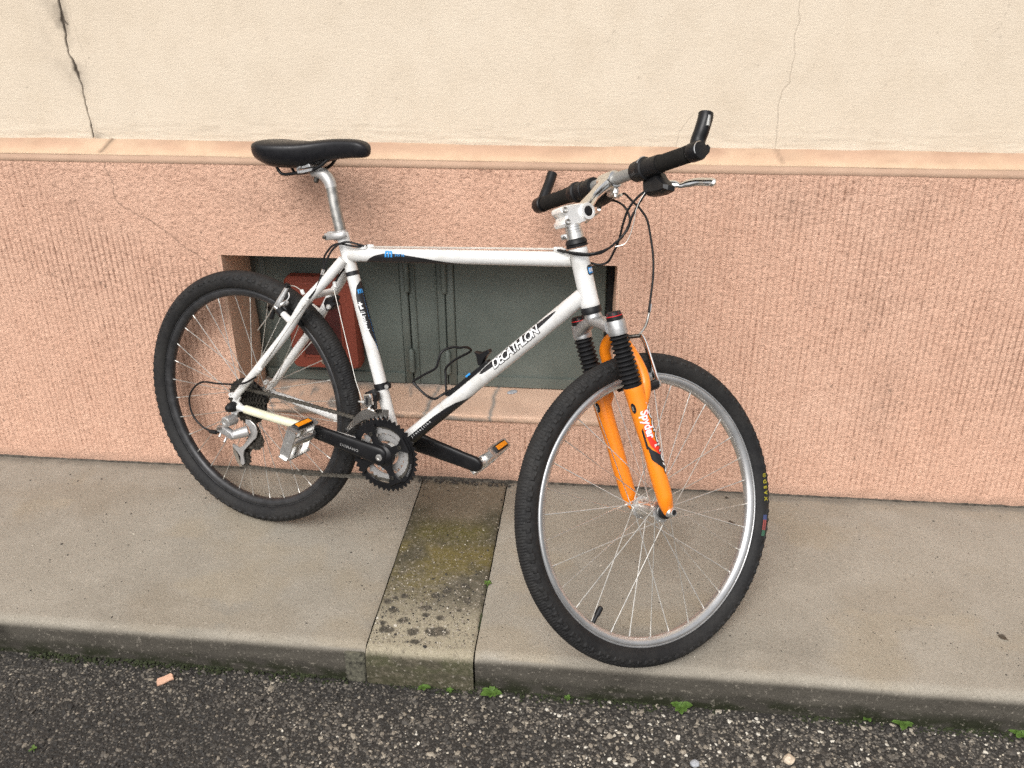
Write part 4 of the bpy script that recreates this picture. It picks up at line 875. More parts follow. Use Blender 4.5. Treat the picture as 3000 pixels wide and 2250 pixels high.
for s in (-1, 1):
    d0 = np.array([.8935, Lx * s, .3735]); dn = nrm((-.011, 0, .0295))
    kn = part('adjuster_knob', M['black'], MB().lathe(d0 + dn * .0005, dn, [(0, .0150), (.0005, .0168), (.0062, .0168), (.0064, .0155), (.0088, .0155), (.0090, .0150), (.0150, .0138), (.0165, .0120), (.017, .003)], 24), fork)
    part('red_ring', M['red_cap'], MB().lathe(d0 + dn * .0069, dn, [(0, .0150), (.0002, .0162), (.0018, .0162), (.002, .0150)], 24), fork)
    for a in np.linspace(0, 2 * np.pi, 9)[:-1]:
        n1 = nrm(np.cross(dn, (0, 1, 0))); n2 = np.cross(dn, n1); part('knob_rib', M['maroon'], MB().box(d0 + dn * .0122 + (n1 * math.cos(a) + n2 * math.sin(a)) * .0143, (.0016, .0018, .0055), ax=n1 * math.cos(a) + n2 * math.sin(a), ay=-n1 * math.sin(a) + n2 * math.cos(a), az=dn), fork)
    # bellows: a lathe of folds between crown and lower leg
    A = np.array([.9040, Lx * s, .3440]); B2 = np.array([.9480, Lx * s, .2440]); L = np.linalg.norm(B2 - A); prof = [(0, .012)]
    nf = 12
    for i in range(nf * 8 + 1):
        t = i / (nf * 8); fo = .5 - .5 * math.cos(2 * math.pi * t * nf); base = .0150 + .0010 * t; prof.append((L * t, base + (.0052 * fo ** .8 if .01 < t < .955 else .003)))
    prof.append((L, .012)); part('bellows', M['rubber'], MB().lathe(A, B2 - A, prof, 28), fork)
    # lower leg
    P = np.array([(x, Lx * s, z) for x, z in [(.9480, .2470), (.9580, .2255), (.9790, .1770), (1.0030, .1280), (1.0205, .0860), (1.0385, .0470), (1.0505, .0200), (1.0600, .0040), (1.0640, -.0060)]])
    Q = bez(P, 5); t = np.linspace(0, 1, len(Q)); rr = interp(t, [0, .06, .2, .35, .6, .75, .88, .96, 1], [.0205, .0205, .0188, .0172, .0172, .0162, .0135, .0115, .007])
    secs = []
    T = np.gradient(Q, axis=0)
    for i, (c, r) in enumerate(zip(Q, rr)):
        tt = nrm(T[i]); n_ = nrm(np.cross((0, 1, 0), tt)); a = np.arange(22) / 22 * 2 * np.pi; ly = r * (1 if t[i] < .7 else interp(t[i], [.7, .9, 1], [1, .55, .45])); oy = (0 if t[i] < .7 else interp(t[i], [.7, 1], [0, -.005])) * s
        secs.append(c + np.cos(a)[:, None] * r * n_ + np.sin(a)[:, None] * np.array([0, ly, 0]) + np.array([0, oy, 0]))
    leg = part('lower_leg', M['orange'], MB().loft(secs), fork)
    # arch shoulder rising in front of the bellows
bo = []
for s in (-1, 1):
    bo.append([(.968, Lx * s, .216), (.9745, .0615 * s, .236), (.9775, .059 * s, .256), (.9720, .0555 * s, .278), (.9600, .050 * s, .301), (.9460, .040 * s, .325), (.9405, .022 * s, .3415)])
P = bo[0] + [(.939, 0, .347)] + bo[1][::-1]; Q = bez(P, 6); t = np.abs(np.linspace(-1, 1, len(Q))); part('brake_arch', M['orange'], MB().tube(Q, interp(t, [0, .5, .72, .85, 1], [.0120, .0125, .0135, .0160, .0175]), 18, ell=(1.0, .95), ref=(0, 1, 0)), fork)
P = [(.9600, Lx * .98 * s_, .225) for s_ in (-1,)] 
def leg_frame(s): return tube_frame((.9580, Lx * s, .2255), (1.0385, Lx * s, .0470))
LF = leg_frame(-1)   # reading direction runs down the leg; e2 points forward
def lband(mat, us, lo, hi, r=.0177, dr=.0004, s=-1): return band('decal', mat, leg_frame(s), r, us, lo, hi, dr, fork)
us = np.linspace(.030, .128, 26)
lband(M['red_decal'], us, interp(us, [.03, .085, .10, .128], [-40, -38, -30, 22]), interp(us, [.03, .085, .10, .128], [-14, -12, 26, 48]), r=.0178, dr=.0006)
lband(M['black_decal'], np.linspace(.052, .105, 14), np.full(14, -62.), np.full(14, -48.), r=.0178, dr=.0006)
us = np.linspace(.098, .158, 20); lband(M['black_decal'], us, interp(us, [.098, .128, .158], [-52, -48, 26]), interp(us, [.098, .108, .132, .158], [-46, -30, 46, 50]), r=.0178, dr=.0009)
V, Fc = glyphs('Spyder R', .0215, offset=.0011, step=.004); 
for mt, of, dr in ((M['red_decal'], .0022, .0011), (M['white_decal'], .0007, .0015)):
    V, Fc = glyphs('Spyder', .0230, offset=of, step=.003); P = wrap_pt(LF, .0178, .026 + V[:, 0] * .90, R(-10) + (V[:, 1] - .008) / .0178, dr); part('lettering', mt, MB().add(P, Fc), fork, smooth=0)
    V, Fc = glyphs('R', .0085, offset=of * .5, step=.003); P = wrap_pt(LF, .0178, .099 + V[:, 0], R(2) + (V[:, 1] - .003) / .0178, dr); part('lettering', mt, MB().add(P, Fc), fork, smooth=0)
for mt, of, dr in ((M['black_decal'], .0020, .0009), (M['white_decal'], .0007, .0013)):
    V, Fc = glyphs('ROCKSHOX', .0260, offset=of, step=.003); P = wrap_pt(LF, .0178, .010 + V[:, 0] * 1.05, R(52) + (V[:, 1] - .010) / .0178, dr); part('lettering', mt, MB().add(P, Fc), fork, smooth=0)
for s in (-1, 1):
    F_ = leg_frame(s); us = np.linspace(.006, .028, 14); q = (us - .017) / .011
    lo = -44 if s < 0 else -44
    band('decal', M['black_decal'], F_, .0188, us, lo - 26 - 16 * np.sqrt(np.clip(1 - q * q, 0, 1)), lo - 26 + 16 * np.sqrt(np.clip(1 - q * q, 0, 1)), .0012, fork)
    us = np.linspace(.013, .022, 8); band('decal', M['alu'], F_, .0188, us, np.full(8, lo - 34.), np.full(8, lo - 24.), .0016, fork)
# ---- wheels
def wheel(name, M_, rim_mat, hub_prof, flL, flR, dish, label, seedrot, rear=False):
    rm = MB(); W_ = .0122; prof = [(-W_, .2855), (-W_, .2835), (-W_ + .0012, .2828), (-W_ + .0002, .2815), (-W_ - .0002, .2795), (-W_ + .0008, .2720), (-W_ * .62, .2672), (-W_ * .3, .2656), (W_ * .3, .2656), (W_ * .62, .2672), (W_ - .0008, .2720), (W_ + .0002, .2795), (W_ - .0002, .2815), (W_ - .0012, .2828), (W_, .2835), (W_, .2855), (W_ - .002, .2858), (W_ - .003, .276), (-W_ + .003, .276), (-W_ + .002, .2858)]
    rm.lathe((0, 0, 0), (0, 1, 0), prof, 160, closed=True)
    wh = part(name, rim_mat, rm, M=M_, label=label, smooth=35)
    # tyre: displaced torus
    nu, nv = 960, 46; cr = .0232; cy0 = .3050
    u = np.arange(nu) / nu; phi = np.linspace(R(-146), R(146), nv)   # 0 = tread centre
    U, PH = np.meshgrid(u, phi, indexing='ij'); sarc = PH / R(146)
    blk = 98; t = U * blk; fr_ = t - np.floor(t); A_ = np.abs(PH) / R(100)
    chev = np.sin(2 * np.pi * (U * 340 + .55 * np.abs(sarc) * 2.4 + .03 * np.sin(U * 2 * np.pi * 42)))
    center = np.where(A_ < .52, -.00055 + .0006 * np.sign(chev) * np.minimum(1, np.abs(chev) * 2.2), 0)
    grv = np.where((A_ > .40) & (A_ < .62), -.0014 * np.exp(-((fr_ - .5 - .6 * (A_ - .5)) / .16) ** 2), 0)
    k1 = sstep(.10, .17, fr_) * sstep(.62, .55, fr_); lug = np.where((A_ >= .56) & (A_ < .80), .0031 * k1, 0) - np.where((A_ >= .56) & (A_ < .80), .0008, 0)
    t2 = U * blk * .5 + .25; f2 = t2 - np.floor(t2); k2 = sstep(.05, .1, f2) * sstep(.40, .34, f2); lug2 = np.where((A_ >= .68) & (A_ < .84), .0016 * k2, 0)
    r_ = cr + center + grv + lug + lug2 + .0002 * np.sin(U * 2 * np.pi * 3)
    side = np.where(A_ > 1.12, .00035 * (np.cos((A_ - 1.12) * 60) > .8), 0); r_ = r_ + side
    flat = np.where(A_ < .5, -.0012 * (A_ / .5) ** 2 * 0, 0)
    rad = cy0 + (r_ + flat) * np.cos(PH); lat = r_ * np.sin(PH) * 1.02
    a = 2 * np.pi * U; V = np.stack([rad * np.cos(a), lat, rad * np.sin(a)], -1).reshape(-1, 3)
    idx = np.arange(nu * nv).reshape(nu, nv); nx = np.roll(idx, -1, 0); Q = np.stack([idx[:, :-1], idx[:, 1:], nx[:, 1:], nx[:, :-1]], -1).reshape(-1, 4)
    me = bpy.data.meshes.new('tyre'); me.from_pydata(V.tolist(), [], Q.tolist()); me.materials.append(M['tyre']); me.shade_smooth(); me.set_sharp_from_angle(angle=R(28)); me.update()
    link(bpy.data.objects.new('tyre', me), wh)
    hub = MB().lathe((0, 0, 0), (0, 1, 0), hub_prof, 32); part('hub', M['oily'] if rear else M['alu'], hub, wh)
    # spokes: four shapes (side x leading/trailing) copied round the wheel
    rf = .0215; meshes = {}
    for side in (0, 1):
        for lead in (0, 1):
            o_ = R(63) * (1 if lead else -1); yl = (flL if side else flR) + (.0025 if lead else -.0025)
            p0 = np.array([rf * math.cos(o_), yl, rf * math.sin(o_)]); p1 = np.array([.2672, dish + (.002 if side else -.002), 0]); d = nrm(p1 - p0)
            mb = MB(); mb.tube([p0, p1 - d * .012], .00106, 6); mb.cur = 0; mb.tube([p1 - d * .0130, p1 - d * .0004, p1 + d * .001], [.0016, .0018, .0022], 8); meshes[side, lead] = mb.mesh('spoke', M['steel'])
    for j in range(32):
        side = j % 2; lead = (j // 2) % 2
        o = bpy.data.objects.new('spoke', meshes[side, lead]); link(o, wh, Matrix.Rotation(-(seedrot + j * 2 * math.pi / 32), 4, 'Y'))
    # valve
    vb = MB(); a = R(-119) if not rear else R(75); d = np.array([math.cos(a), 0, math.sin(a)])
    vb.tube([d * .268, d * .252, d * .247], [.0040, .0040, .0045], 12); vb.tube([d * .249, d * .240, d * .231, d * .229], [.0058, .0060, .0054, .003], 14); part('valve', M['black'], vb, wh)
    return wh
fl = [(-.054, .004), (-.052, .0085), (-.046, .0090), (-.045, .0125), (-.038, .0135), (-.0365, .0245), (-.0330, .0245), (-.0315, .0190), (-.022, .0165), (0, .0155), (.022, .0165), (.0315, .0190), (.0330, .0245), (.0365, .0245), (.038, .0135), (.045, .0125), (.046, .0090), (.052, .0085), (.054, .004)]
fw = wheel('front_wheel', SM @ Matrix.Translation(Vector(FA)), M['rim_silver'], fl, .0348, -.0348, 0, 'front wheel with a silver rim, turned towards the wall', R(4))
rl = [(-.062, .004), (-.060, .0085), (-.030, .0100), (-.022, .0150), (-.0205, .0245), (-.0170, .0245), (-.015, .018), (0, .0145), (.025, .0165), (.0330, .0250), (.0365, .0250), (.038, .0150), (.048, .0120), (.060, .0090), (.062, .004)]
rw = wheel('rear_wheel', Matrix(), M['rim_dark'], rl, .0348, -.0188, 0, 'rear wheel with a worn black rim', R(1), True)
part('spoke_guard', M['black'], MB().ring((0, 0, 0), (0, 1, 0), .026, .060, -.0165, -.0150), rw)
b = MB().lathe((0, -.066, 0), (0, -1, 0), [(0, .0125), (.005, .0130), (.012, .0125), (.024, .0085), (.027, .004)], 24); part('axle_cap', M['black'], b, rw)
b = MB().lathe((0, .066, 0), (0, 1, 0), [(0, .0115), (.008, .0115), (.014, .008)], 20); part('axle_cap', M['black'], b, rw)
b = MB().lathe((0, -.056, 0), (0, -1, 0), [(0, .0100), (.001, .0112), (.008, .0115), (.011, .0098), (.013, .0075), (.0145, .0074), (.019, .0076), (.0195, .0062), (.017, .0055)], 26); part('skewer_nut', M['alu'], b, fw)
part('skewer_tip', M['black'], MB().lathe((0, -.0735, 0), (0, -1, 0), [(0, .005), (.0012, .005), (.0016, .003)], 16), fw)
b = MB().lathe((0, .056, 0), (0, 1, 0), [(0, .0105), (.010, .0100), (.013, .006)], 20); b.tube([(0, .066, 0), (-.018, .070, .018), (-.030, .066, .036)], [.006, .005, .006], 10, ell=(1, .5)); part('skewer_lever', M['alu'], b, fw)
b = MB().lathe((0, -.045, 0), (0, -1, 0), [(-.003, .0160), (.0, .0170), (.006, .0160), (.0095, .010)], 24); part('dust_cover', M['black'], b, fw)
# rim sticker marks on the front tyre side wall: yellow maker's name and a coloured patch
def tyre_print(text, a0, size, mat, rr, sgn=-1, off=0.):
    V, Fc = glyphs(text, size, offset=off, spacing=1.85 if len(text) < 6 else 1.1, step=.003)
    # characters stand on the tyre's bead side and run clockwise as seen from the drive side
    ang = a0 - V[:, 0] / .312; rad = rr - (V[:, 1])
    ph = np.arcsin(np.clip(1 - (rad - .2895) / .026, 0, 1)); q = np.sqrt(np.maximum(1e-9, .0242 ** 2 - (rad - .3050) ** 2)) * 1.02 + .0004
    P = np.stack([rad * np.cos(ang), -q, rad * np.sin(ang)], 1); part('lettering', mat, MB().add(P, Fc), fw, smooth=0)
tyre_print('@', R(17.2), .0105, M['yellow_print'], .3085, off=.0002)
tyre_print('GEAX', R(14.4), .0125, M['yellow_print'], .3090, off=.0006)
def tyre_patch(a0, a1, r0, r1, mat):
    n = 14; V = []; F = []
    for i in range(n):
        a = a0 + (a1 - a0) * i / (n - 1)
        for r in np.linspace(r0, r1, 6):
            q = math.sqrt(max(1e-9, .0242 ** 2 - (r - .3050) ** 2)) * 1.02 + .0003; V.append((r * math.cos(a), -q, r * math.sin(a)))
    for i in range(n - 1):
        for k in range(5): F.append((i * 6 + k, i * 6 + k + 1, (i + 1) * 6 + k + 1, (i + 1) * 6 + k))
    part('tyre_badge', mat, MB().add(V, F), fw, smooth=80)
tyre_patch(R(-.5), R(-2.6), .2985, .3085, M['blue_print']); tyre_patch(R(-2.6), R(-7.0), .2990, .3025, M['red_print']); tyre_patch(R(-2.6), R(-7.0), .3035, .3080, M['red_print']); tyre_patch(R(-7.0), R(-9.5), .2990, .3085, M['green_print'])

# ---- drivetrain
cas = part('cassette', M['oily'], MB().lathe((0, -.012, 0), (0, -1, 0), [(0, .020), (.040, .018), (.041, .010)], 28))
teeth = (28, 24, 21, 18, 16, 14, 12, 11)
for k, n in enumerate(teeth):
    r = n * .0127 / (2 * math.pi); y = -.0200 - .0043 * k; b = MB().ring((0, 0, 0), (0, 1, 0), max(.014, r - .014), r + .0003, y - .0010, y + .0010, n, .0046)
    if k == 0:
        for a in np.linspace(0, 2 * np.pi, 7)[:-1]: b.box((.025 * math.cos(a), y, .025 * math.sin(a)), (.03, .0018, .008), ax=(math.cos(a), 0, math.sin(a)), ay=(0, 1, 0), az=(-math.sin(a), 0, math.cos(a)))
    part('sprocket', M['oily'], b, cas)
CRX = BB
cs = MB().lathe(CRX + (0, -.036, 0), (0, -1, 0), [(0, .016), (.012, .018), (.024, .016)], 26)
crank = part('crankset', M['satin_black'], cs, label='triple crankset with a black outer ring and two silver inner rings')
for n, y, mat, rin, nm in ((42, -.0540, M['satin_black'], .0700, None), (32, -.0465, M['silver_paint'], .0500, None), (22, -.0395, M['silver_paint'], .0300, None)):
    r = n * .0127 / (2 * math.pi); part('chainring', mat, MB().ring(CRX, (0, 1, 0), rin, r + .0003, y - .0015, y + .0015, n, .0052, ref=(1, .0, .04)), crank)
part('chainring_guard', M['satin_black'], MB().ring(CRX, (0, 1, 0), .0690, .0790, -.0580, -.0550, ref=(1, 0, 0)), crank)
spd = MB()
for a in (35, 125, 215, -57):
    a = R(a); u_ = np.array([math.cos(a), 0, math.sin(a)]); v_ = np.array([-math.sin(a), 0, math.cos(a)])
    P = []
    for r, hw in ((.0, .020), (.020, .018), (.032, .0095), (.048, .0080), (.058, .0105), (.066, .0165), (.0735, .0210)): P.append((r, hw))
    poly = [(r, -h) for r, h in P] + [(r, h) for r, h in P[::-1]]
    spd.prism(poly, CRX, u_, v_, (0, 1, 0), -.0640, -.0570, .0025)
spd.lathe(CRX + (0, -.052, 0), (0, -1, 0), [(0, .028), (.011, .027), (.016, .020), (.019, .0150)], 32)
part('spider', M['satin_black'], spd, crank)
for a in (35, 125, -57):
    a = R(a); q = CRX + np.array([.0560 * math.cos(a), -.0635, .0560 * math.sin(a)]); part('bolt', M['oily'], MB().lathe(q, (0, -1, 0), [(0, .0050), (.0022, .0050), (.0024, .0028), (.0008, .0024)], 14), crank)
part('crank_bolt', M['alu'], MB().lathe(CRX + (0, -.0760, 0), (0, -1, 0), [(0, .0085), (.0022, .0082), (.0026, .0048), (.0010, .0044)], 20), crank)
PR = np.array([.2589, -.085, .0021]); PL = np.array([.6110, .082, -.0435])
def arm(A, B3, y0, y1, s):
    """forged crank arm: rounded, wider at the axle"""
    A = np.array([A[0], y0, A[2]]); B3 = np.array([B3[0], y1, B3[2]]); d = nrm(B3 - A); n_ = nrm(np.cross(d, (0, 1, 0))); L = np.linalg.norm(B3 - A); secs = []
    a = np.arange(24) / 24 * 2 * np.pi
    for t, hw, th in ((-.085, .004, .004), (-.075, .011, .0065), (-.05, .0155, .0080), (0, .0185, .0090), (.12, .0180, .0090), (.3, .0165, .0080), (.6, .0152, .0075), (.85, .0140, .0075), (.97, .0140, .0078), (1.03, .0115, .0072), (1.06, .0075, .006), (1.075, .003, .004)):
        ca, sa = np.cos(a), np.sin(a); ex = .55
        bow = -.004 * s * math.sin(math.pi * min(1, max(0, t))) * -1
        hw = hw * (1.22 if s < 0 else 1.34); th = th * 1.08
        secs.append(A + d * L * t + np.sign(ca)[:, None] * (np.abs(ca) ** ex)[:, None] * hw * n_ + np.sign(sa)[:, None] * (np.abs(sa) ** ex)[:, None] * th * np.array([0, 1, 0]) + np.array([0, bow * 0, 0]))
    return MB().loft(secs)
part('crank_arm', M['satin_black'], arm(CRX, PR, -.0670, -.0800, -1), crank); part('crank_arm', M['satin_black'], arm(CRX, PL, .0620, .0750, 1), crank)
b = MB().lathe(CRX + (0, .034, 0), (0, 1, 0), [(0, .0185), (.006, .0190), (.028, .017), (.036, .0150)], 24); part('bottom_bracket', M['black'], b, crank)
# print on the crank arm
cd_ = nrm(CRX - np.array([PR[0], 0, PR[2]])); cu_ = nrm(np.cross(cd_, (0, 1, 0)));
if cu_[2] < 0: cu_ = -cu_
V, Fc = glyphs('SHIMANO', .0095, spacing=1.25, offset=.0002, step=.02); P = np.array([PR[0], -.0892, PR[2]]) + (.074 + V[:, :1]) * cd_ + (V[:, 1:] - .0065) * cu_ + np.array([0, 1, 0]) * ((.074 + V[:, :1]) * .0705) ; part('lettering', M['cast'], MB().add(P, Fc), crank, smooth=0)
V, Fc = glyphs('SHIMANO', .0065, spacing=1.3, step=.02); aa = R(-2) - (V[:, 0]) / .0740; rr_ = .0715 + V[:, 1]; P = CRX + np.stack([rr_ * np.cos(aa), np.full(len(V), -.0584), rr_ * np.sin(aa)], 1); part('lettering', M['cast'], MB().add(P, Fc), crank, smooth=0)
# pedals: serrated cage plates round a chromed body, amber reflector on each long side
def pedal(P0, s, d, label):
    d = nrm(d); e = nrm(np.cross(d, (0, 1, 0))); y = lambda l: np.array([0, l * s, 0])     # s: outward sign
    body = MB().lathe(P0 + y(.0), (0, s, 0), [(0, .0095), (.004, .0115), (.014, .0115), (.016, .0140), (.030, .0140), (.060, .0120), (.086, .0125), (.090, .0100), (.092, .004)], 26)
    pd = part('pedal', M['alu'], body, label=label)
    for q in (-1, 1):
        pl_ = MB(); poly = [(.008, -.0100), (.014, -.0135)]
        n = 9
        for i in range(n):
            x0 = .016 + (.092 - .016) * i / n; x1 = .016 + (.092 - .016) * (i + .5) / n; x2 = .016 + (.092 - .016) * (i + .55) / n; poly += [(x0, -.0135), (x1, -.0135), (x1 + .0005, -.0105), (x2 + .003, -.0105)]
        poly += [(.094, -.0130), (.098, -.0090), (.098, .0090), (.094, .0130)]
        for i in range(n)[::-1]:
            x0 = .016 + (.092 - .016) * i / n; x1 = .016 + (.092 - .016) * (i + .5) / n; poly += [(x1 + .003, .0105), (x1 + .0005, .0105), (x1, .0135), (x0, .0135)]
        poly += [(.014, .0135), (.008, .0100)]
        pl_.prism(poly, P0 + d * (.0385 * q), (0, s, 0), e, d, -.0011, .0011); part('cage_plate', M['alu'], pl_, pd, smooth=20)
    for l0 in (.0905, .016):
        en = MB(); en.prism([(-.038, -.0095), (-.030, -.0135), (-.012, -.0130), (.012, -.0130), (.030, -.0135), (.038, -.0095), (.038, .0095), (.030, .0135), (-.030, .0135), (-.038, .0095)] if l0 > .05 else [(-.038, -.0085), (-.016, -.0090), (.016, -.0090), (.038, -.0085), (.038, .0050), (.010, .0105), (-.010, .0105), (-.038, .0050)], P0 + y(l0), d, e, (0, s, 0), -.0014, .0014, .0004); part('end_plate', M['alu'], en, pd)
    for q in (-1, 1):
        part('reflector_frame', M['black'], MB().box(P0 + y(.054) + d * (.0430 * q), (.056, .0185, .0075), ax=(0, s, 0), ay=e, az=d * q, ch=.002), pd)
        part('reflector', M['reflector'], MB().box(P0 + y(.054) + d * (.0470 * q), (.047, .0115, .0016), ax=(0, s, 0), ay=e, az=d * q, ch=.0004), pd)
        part('fixing_lug', M['alu'], MB().box(P0 + y(.054) + d * (.026 * q), (.010, .008, .028), ax=(0, s, 0), ay=e, az=d), pd)
    return pd
pedal(PR + np.array([0, -.004, 0]), -1, (.30, 0, .95), 'near pedal, below the chain stay'); pedal(PL + np.array([0, .004, 0]), 1, (.62, 0, .78), 'far pedal, in front of the wall')

# rear derailleur
rd = part('rear_derailleur', M['silver_paint'], MB().tube([(-.0020, -.064, -.034), (-.0035, -.094, -.0350)], [.0140, .0135], 22))
part('mount_bolt', M['alu'], MB().lathe((-.0035, -.094, -.0350), (0, -1, 0), [(0, .0120), (.002, .0115), (.003, .0080), (.0015, .0045), (0, .004)], 20), rd)
b = MB(); b.prism([(-.030, -.052), (-.012, -.048), (.006, -.053), (.020, -.060), (.026, -.070), (.016, -.078), (-.002, -.074), (-.020, -.068), (-.034, -.064)], (0, 0, 0), (1, 0, 0), (0, 0, 1), (0, -1, 0), .078, .096, .005); part('parallelogram', M['cast'], b, rd)
b = MB(); b.prism([(-.004, -.034), (-.012, -.048), (-.024, -.054), (-.030, -.062), (-.020, -.062), (-.006, -.050), (.006, -.040)], (0, 0, 0), (1, 0, 0), (0, 0, 1), (0, -1, 0), .070, .092, .003); part('hanger_knuckle', M['silver_paint'], b, rd)
b = MB(); b.prism([(-.028, -.0535), (-.012, -.0495), (-.013, -.0570), (-.029, -.0610)], (0, 0, 0), (1, 0, 0), (0, 0, 1), (0, -1, 0), .094, .0985, .001); part('face_plate', M['chrome'], b, rd)
part('knuckle', M['silver_paint'], MB().tube([(.016, -.086, -.066), (.030, -.074, -.0605), (.042, -.064, -.0560)], [.0115, .0130, .0135], 20), rd)
b = MB(); b.prism([(.030, -.030), (.044, -.0285), (.060, -.038), (.067, -.054), (.064, -.070), (.054, -.080), (.046, -.090), (.034, -.104), (.024, -.116), (.022, -.130), (.026, -.150), (.020, -.157), (.013, -.153), (.013, -.135), (.002, -.124), (-.014, -.112), (-.012, -.106), (.008, -.112), (.020, -.104), (.034, -.086), (.040, -.074), (.046, -.060), (.040, -.046), (.030, -.038)], (0, 0, 0), (1, 0, 0), (0, 0, 1), (0, -1, 0), .0565, .0600, .0012); part('cage_plate', M['silver_paint'], b, rd)
b = MB(); b.prism([(-.014, -.112), (.002, -.128), (.012, -.152), (.018, -.160), (.010, -.163), (-.002, -.150), (-.012, -.128)], (0, 0, 0), (1, 0, 0), (0, 0, 1), (0, -1, 0), .0560, .0585, .0008); part('cage_guard', M['chrome'], b, rd)
for c in ((.051, -.0850), (.0150, -.1400)): part('pulley', M['oily'], MB().ring((c[0], 0, c[1]), (0, 1, 0), .004, .0215, -.0525, -.0470, 11, .0034), rd)
part('inner_cage', M['oily'], MB().prism([(.040, -.066), (.062, -.072), (.064, -.086), (.052, -.100), (.030, -.124), (.028, -.150), (.012, -.156), (.004, -.140), (.020, -.116), (.040, -.092)], (0, 0, 0), (1, 0, 0), (0, 0, 1), (0, -1, 0), .0430, .0450, .0006), rd)
part('barrel_adjuster', M['black'], MB().lathe((-.058, -.086, -.0760), nrm((1, 0, .15)), [(-.006, .003), (0, .0055), (.018, .0055), (.019, .003), (.026, .0030)], 14), rd)
for q in ((-.024, -.088, -.071), (-.008, -.088, -.081)): part('limit_screw', M['chrome'], MB().lathe(q, nrm((-.2, -.3, -1)), [(-.004, .0022), (.005, .0026), (.008, .0040), (.010, .0036)], 10), rd)
# front derailleur
ta = nrm(SC - BB); fq = BB + ta * .151
fd = part('front_derailleur', M['satin_black'], MB().lathe(fq - ta * .0075, ta, [(0, .0150), (.0005, .0172), (.0145, .0172), (.015, .0150)], 30))
part('clamp_bolt', M['stain_post'], MB().lathe(fq + np.array([.0195, -.006, .005]), (.3, -1, .1), [(-.012, .003), (.002, .003), (.003, .005), (.006, .005)], 12), fd)
part('clamp_lug', M['satin_black'], MB().box(fq + np.array([.020, 0, .005]), (.010, .010, .012), ch=.002), fd)
b = MB(); b.prism([(.3655, .112), (.382, .1225), (.3985, .116), (.4010, .099), (.3915, .096), (.3920, .0745), (.385, .0690), (.379, .090)], (0, 0, 0), (1, 0, 0), (0, 0, 1), (0, -1, 0), .024, .044, .003); part('linkage', M['satin_black'], b, fd)
b = MB(); b.prism([(.3710, .1125), (.3880, .1180), (.3930, .112), (.3950, .092), (.3900, .0850), (.3800, .0820), (.3730, .096)], (0, 0, 0), (1, 0, 0), (0, 0, 1), (0, -1, 0), .042, .0555, .003); part('cover_plate', M['chrome'], b, fd)
b = MB(); b.prism(rrect(.3795, .3865, .090, .109, .003, 3), (0, 0, 0), (1, 0, 0), (0, 0, 1), (0, -1, 0), .0550, .0561); part('badge', M['black_decal'], b, fd)
part('limit_screw', M['alu'], MB().lathe((.3690, -.050, .0925), (-1, 0, -.1), [(-.006, .006), (.002, .0055), (.003, .003), (.012, .0026)], 12), fd)
cage_poly = [(.3260, .0120), (.3330, .0240), (.3414, .0370), (.3590, .0620), (.3730, .0765), (.3860, .0830), (.4020, .0825), (.4120, .0800), (.4125, .0720), (.3947, .0635), (.3721, .0490), (.3520, .0310), (.3340, .0120)]
part('outer_cage', M['chrome'], MB().prism(cage_poly, (0, 0, 0), (1, 0, 0), (0, 0, 1), (0, -1, 0), .0590, .0612, .0007), fd)
part('inner_cage', M['chrome'], MB().prism([(.3400, .034), (.3640, .062), (.4100, .084), (.4360, .088), (.4360, .064), (.4100, .062), (.3720, .046), (.3460, .024)], (0, 0, 0), (1, 0, 0), (0, 0, 1), (0, -1, 0), .0440, .0460, .0007), fd)
part('cage_bridge', M['chrome'], MB().box((.3960, -.0526, .0830), (.020, .0150, .0022), ch=.0006), fd)
# chain: pins, and every link a pair of plates
def chain_path():
    P = []; c42 = (CRX[0], CRX[2], 32 * .0127 / (2 * math.pi)); y_r = -.0465
    rc = 18 * .0127 / (2 * math.pi); yc = -.0330
    for a in np.linspace(100, -96, 30): P.append((c42[0] + c42[2] * math.cos(R(a)), y_r, c42[1] + c42[2] * math.sin(R(a))))
    P += [(.36, -.0470, -.0985), (.20, -.0490, -.1335), (.05, -.0500, -.1560), (.0150, -.0500, -.1630)]
    for a in (-110, -150, 170, 140): P.append((.0150 + .0220 * math.cos(R(a)), -.0500, -.1400 + .0220 * math.sin(R(a))))
    P += [(.020, -.0498, -.112), (.036, -.0495, -.104), (.060, -.0480, -.104)]
    for a in (-30, 10, 50): P.append((.051 + .0220 * math.cos(R(a)), -.0470, -.085 + .0220 * math.sin(R(a))))
    P += [(.047, -.040, -.050)]
    for a in np.linspace(-45, 82, 3): pass
    for a in np.linspace(-60, -262, 12): P.append((rc * math.cos(R(a)), yc, rc * math.sin(R(a))))
    P += [(.08, -.0360, .0425), (.20, -.0400, .0450), (.32, -.0440, .0465)]
    return np.array(P)
cp = chain_path(); cp = np.vstack([cp, cp[:1]]); sl = np.concatenate([[0], np.cumsum(np.linalg.norm(np.diff(cp, axis=0), axis=1))]); nL = int(round(sl[-1] / .0127)); nL -= nL % 2
pos = np.stack([np.interp(np.linspace(0, sl[-1], nL, endpoint=False), sl, cp[:, k]) for k in range(3)], 1)
b = MB()
for p_ in pos: b.lathe(p_ + (0, -.0037, 0), (0, 1, 0), [(0, .0018), (.0012, .0018), (.0013, .0038), (.0061, .0038), (.0062, .0018), (.0074, .0018)], 8)
chain = part('chain', M['chain'], b)
